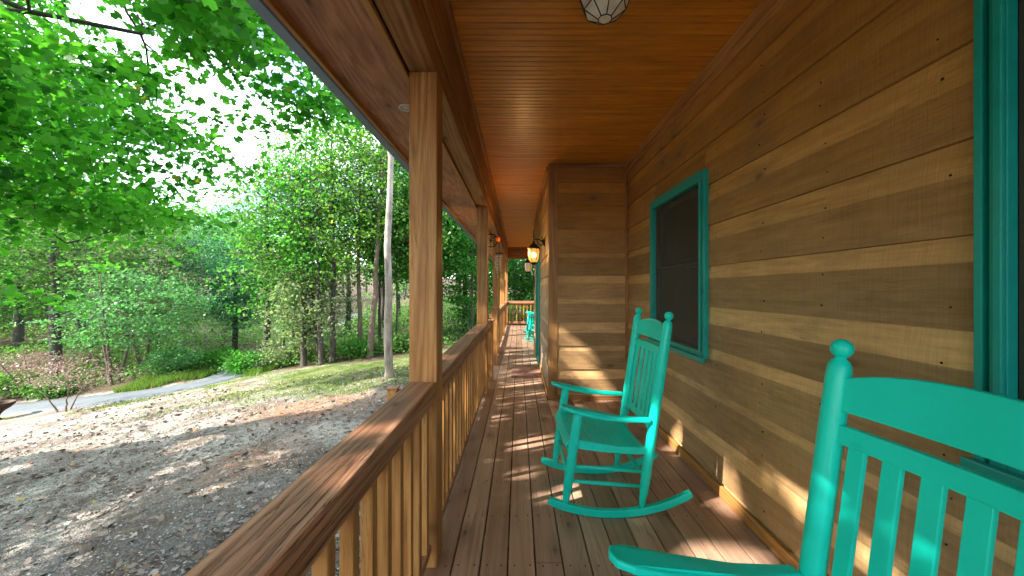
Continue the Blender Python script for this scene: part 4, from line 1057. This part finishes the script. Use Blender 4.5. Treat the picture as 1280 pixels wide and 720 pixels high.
# the far wood as one mass: trunks and crowns up the hillsides
rng = np.random.default_rng(77)
LPs, SZs, TNs = [], [], []; tk = MB(); cnt = 0
while cnt < 150:
    x = rng.uniform(-75, 14); y = rng.uniform(19, 62)
    if cnt % 4 == 0: x = rng.uniform(-62, -29); y = rng.uniform(6, 40)
    d_, s_d = road_dist(np.array([x]), np.array([y]))
    if d_[0] < 3 or (x > -27 and y < 26) or (x > -1 and y < 24): continue
    cnt += 1; z = gz(x, y)
    H = rng.uniform(8, 11.5) * (1+.012*max(0, y-25)) * (.75 if -17 < x/(y/26.) < -8 else 1)
    kq = x/y; em = .25 if -.86 < kq < -.58 else (.36 if -.58 <= kq < -.3 else .36)
    H = min(H, (1.4-z+em*y)*rng.uniform(.8, 1.05))
    rx = rng.uniform(2.3, 3.4); n_ = 560 if -.86 < kq < -.3 else 1000
    v = rng.normal(0, 1, (34, 3)); v /= np.linalg.norm(v, axis=1)[:, None]; v *= rng.uniform(.35, 1, (34, 1))
    cl_ = v*np.array([rx, rx, H*.38])+np.array([x, y, z+H*.60])
    LPs.append(cl_[rng.integers(0, 34, n_)]+rng.normal(0, 1, (n_, 3))*np.array([.62, .62, .30]))
    TNs.append(np.clip(rng.normal(rng.uniform(.3, .7), .18, n_), 0, 1))
    tk.tube([(x, y, z-.2), (x+rng.normal(0,.2), y, z+H*.4), (x+rng.normal(0,.4), y, z+H*.85)], [.2, .14, .03], 7, False)
# understorey leaves low over the forest floor
n_ = 120000; ux = rng.uniform(-45, 8, n_); uy = rng.uniform(14.8, 40, n_)
d_, s_d = road_dist(ux, uy); ok = (d_ > 1.5) & ~((ux > -1.6) & (uy < 17)); patch = wob(ux, uy, .55, 2.) > -.45
ok &= patch & ~((s_d > 0) & (d_ < 2.3) & (rng.random(n_) < .6)); ux, uy = ux[ok], uy[ok]
hh = .15+np.clip(wob(ux, uy, .8, 4.)+.5, 0, 1.5)*rng.uniform(0, 1.9, len(ux))*np.clip((uy-14)/5, .35, 1)
LPu = np.stack([ux, uy, ground(ux, uy)+hh*rng.uniform(.3, 1, len(ux))], -1)
LP = np.concatenate(LPs); M['leafF'] = leaf_mat('far_wood_leaf', (.04,.15,.035), (.15,.35,.08), (.36,.46,.16), .55)
far = leaves('far_wood', LP, .30, M['leafF'], None, rng, LEAF_KITE, 1.0, np.concatenate(TNs)); tag(far, 'mass of green woodland closing the view behind the yard', 'woodland', kind='stuff')
fart = tk.build('far_trunks', M['bark_dark']); tag(fart, 'dark trunks of the distant woodland', 'woodland', kind='stuff')
und = leaves('undergrowth', LPu, .12, M['leafB'], None, rng, LEAF_KITE, 1.2); tag(und, 'low leafy undergrowth on the forest floor', 'undergrowth', kind='stuff')

# grass: short in the lawn, long on the bank by the bend
def blades(name, X, Y, h, w, label, seed, mat=M['grassm']):
    rng = np.random.default_rng(seed); n = len(X); Z = ground(X, Y)
    a = rng.uniform(0, 2*np.pi, n); c, s = np.cos(a)*w, np.sin(a)*w; hh = h*rng.uniform(.5, 1.3, n); lx = rng.normal(0, .35, n)*hh; ly = rng.normal(0, .35, n)*hh
    V = np.stack([np.stack([X-c, Y-s, Z-.01], -1), np.stack([X+c, Y+s, Z-.01], -1), np.stack([X+lx, Y+ly, Z+hh], -1)], 1)
    o = np_mesh(name, V.reshape(-1, 3), 3, n, mat, None, np.clip(rng.normal(.5, .28, n), 0, 1)); tag(o, label, 'grass', kind='stuff')
rng = np.random.default_rng(5)
X = rng.uniform(-14, -.7, 260000); Y = rng.uniform(7, 16, 260000); fz_, gr_, cl_, dk_ = zones(X, Y)
k = rng.random(len(X)) < gr_*np.clip(wob(X, Y, 2.2, 1)*.9+.45, .03, 1)*.75; blades('lawn_grass', X[k], Y[k], .045, .006, 'short patchy grass at the back of the yard', 6)
X = rng.uniform(-19, -10, 160000); Y = rng.uniform(12, 18, 160000); d_, s_d = road_dist(X, Y)
k = (((s_d > 0) & (d_ > 1.1) & (d_ < 3.0) & (X > -15.5)) | ((s_d <= 0) & (d_ > 1.1) & (d_ < 1.9) & (Y > 13.8))) & (wob(X, Y, 1.7, 2)+rng.uniform(-.5, .5, len(X)) > .15)
blades('bank_grass', X[k], Y[k], .24, .010, 'long bright grass on the bank beside the driveway bend', 7, M['grassm'])
# fallen leaves and stones
n_ = 19000; X = -.75-rng.uniform(0, 1, n_)**1.1*13; Y = 1.2+rng.uniform(0, 1, n_)**1.2*11; dn = wob(X, Y, .8, 3)*.5+.55
k = (rng.random(n_) < np.clip(dn, .12, 1)) & (road_dist(X, Y)[0] > 1.0); X, Y = X[k], Y[k]
P = np.stack([X, Y, ground(X, Y)+rng.uniform(.008, .03, len(X))], -1)
fl = leaves('fallen_leaves', P, .062, M['litter'], None, rng, LEAF_MAPLE*np.array([1.0, 1.]), 3.2, rng.random(len(P))*.99+.0, 0, .35, .45); tag(fl, 'dry curled leaves strewn over the gravel', 'fallen leaves', kind='stuff')
n_ = 52000; Y = 1.0+rng.uniform(0, 1, n_)**1.5*9.5; X = -.75-rng.uniform(0, 1, n_)**1.2*(3+Y*1.2)
Z = ground(X, Y); sz = rng.uniform(.005, .015, n_)*(1+.0*Y)
oct_ = np.array([(1,0,0),(0,1,0),(-1,0,0),(0,-1,0),(0,0,.8),(0,0,-.8)], float)
tri = np.array([(0,1,4),(1,2,4),(2,3,4),(3,0,4)]);
ang = rng.uniform(0, 6.28, n_); ca, sa = np.cos(ang), np.sin(ang)
B = oct_[None]*sz[:, None, None]*rng.uniform(.6, 1.4, (n_, 6, 1)); Bx = B[..., 0]*ca[:, None]-B[..., 1]*sa[:, None]; By = B[..., 0]*sa[:, None]+B[..., 1]*ca[:, None]
B = np.stack([Bx+X[:, None], By+Y[:, None], B[..., 2]+Z[:, None]+.002], -1)
V = B[:, tri.ravel(), :].reshape(-1, 3)
stn = np_mesh('gravel', V, 3, n_*4, M['stone'], None, np.repeat(np.clip(rng.normal(.5, .28, n_)+.12*(Y-4)/3, 0, 1), 4)); tag(stn, 'loose grey gravel stones in the yard', 'gravel', kind='stuff')
# a few fallen branches
for i, (x, y, a, L) in enumerate([(-10.6, 6.55, .2, .9)]):
    b = MB(); b.tube([(x+L*t*math.cos(a)+.05*math.sin(t*7), y+L*t*math.sin(a)+.03*math.cos(t*5), gz(x+L*t*math.cos(a), y+L*t*math.sin(a))+.02) for t in (0,.25,.5,.75,1)], [.014,.013,.011,.008,.004], 7)
    tag(b.build('fallen_branch', M['bark_dark']), 'thin dark fallen branch lying on the shaded gravel', 'branch')
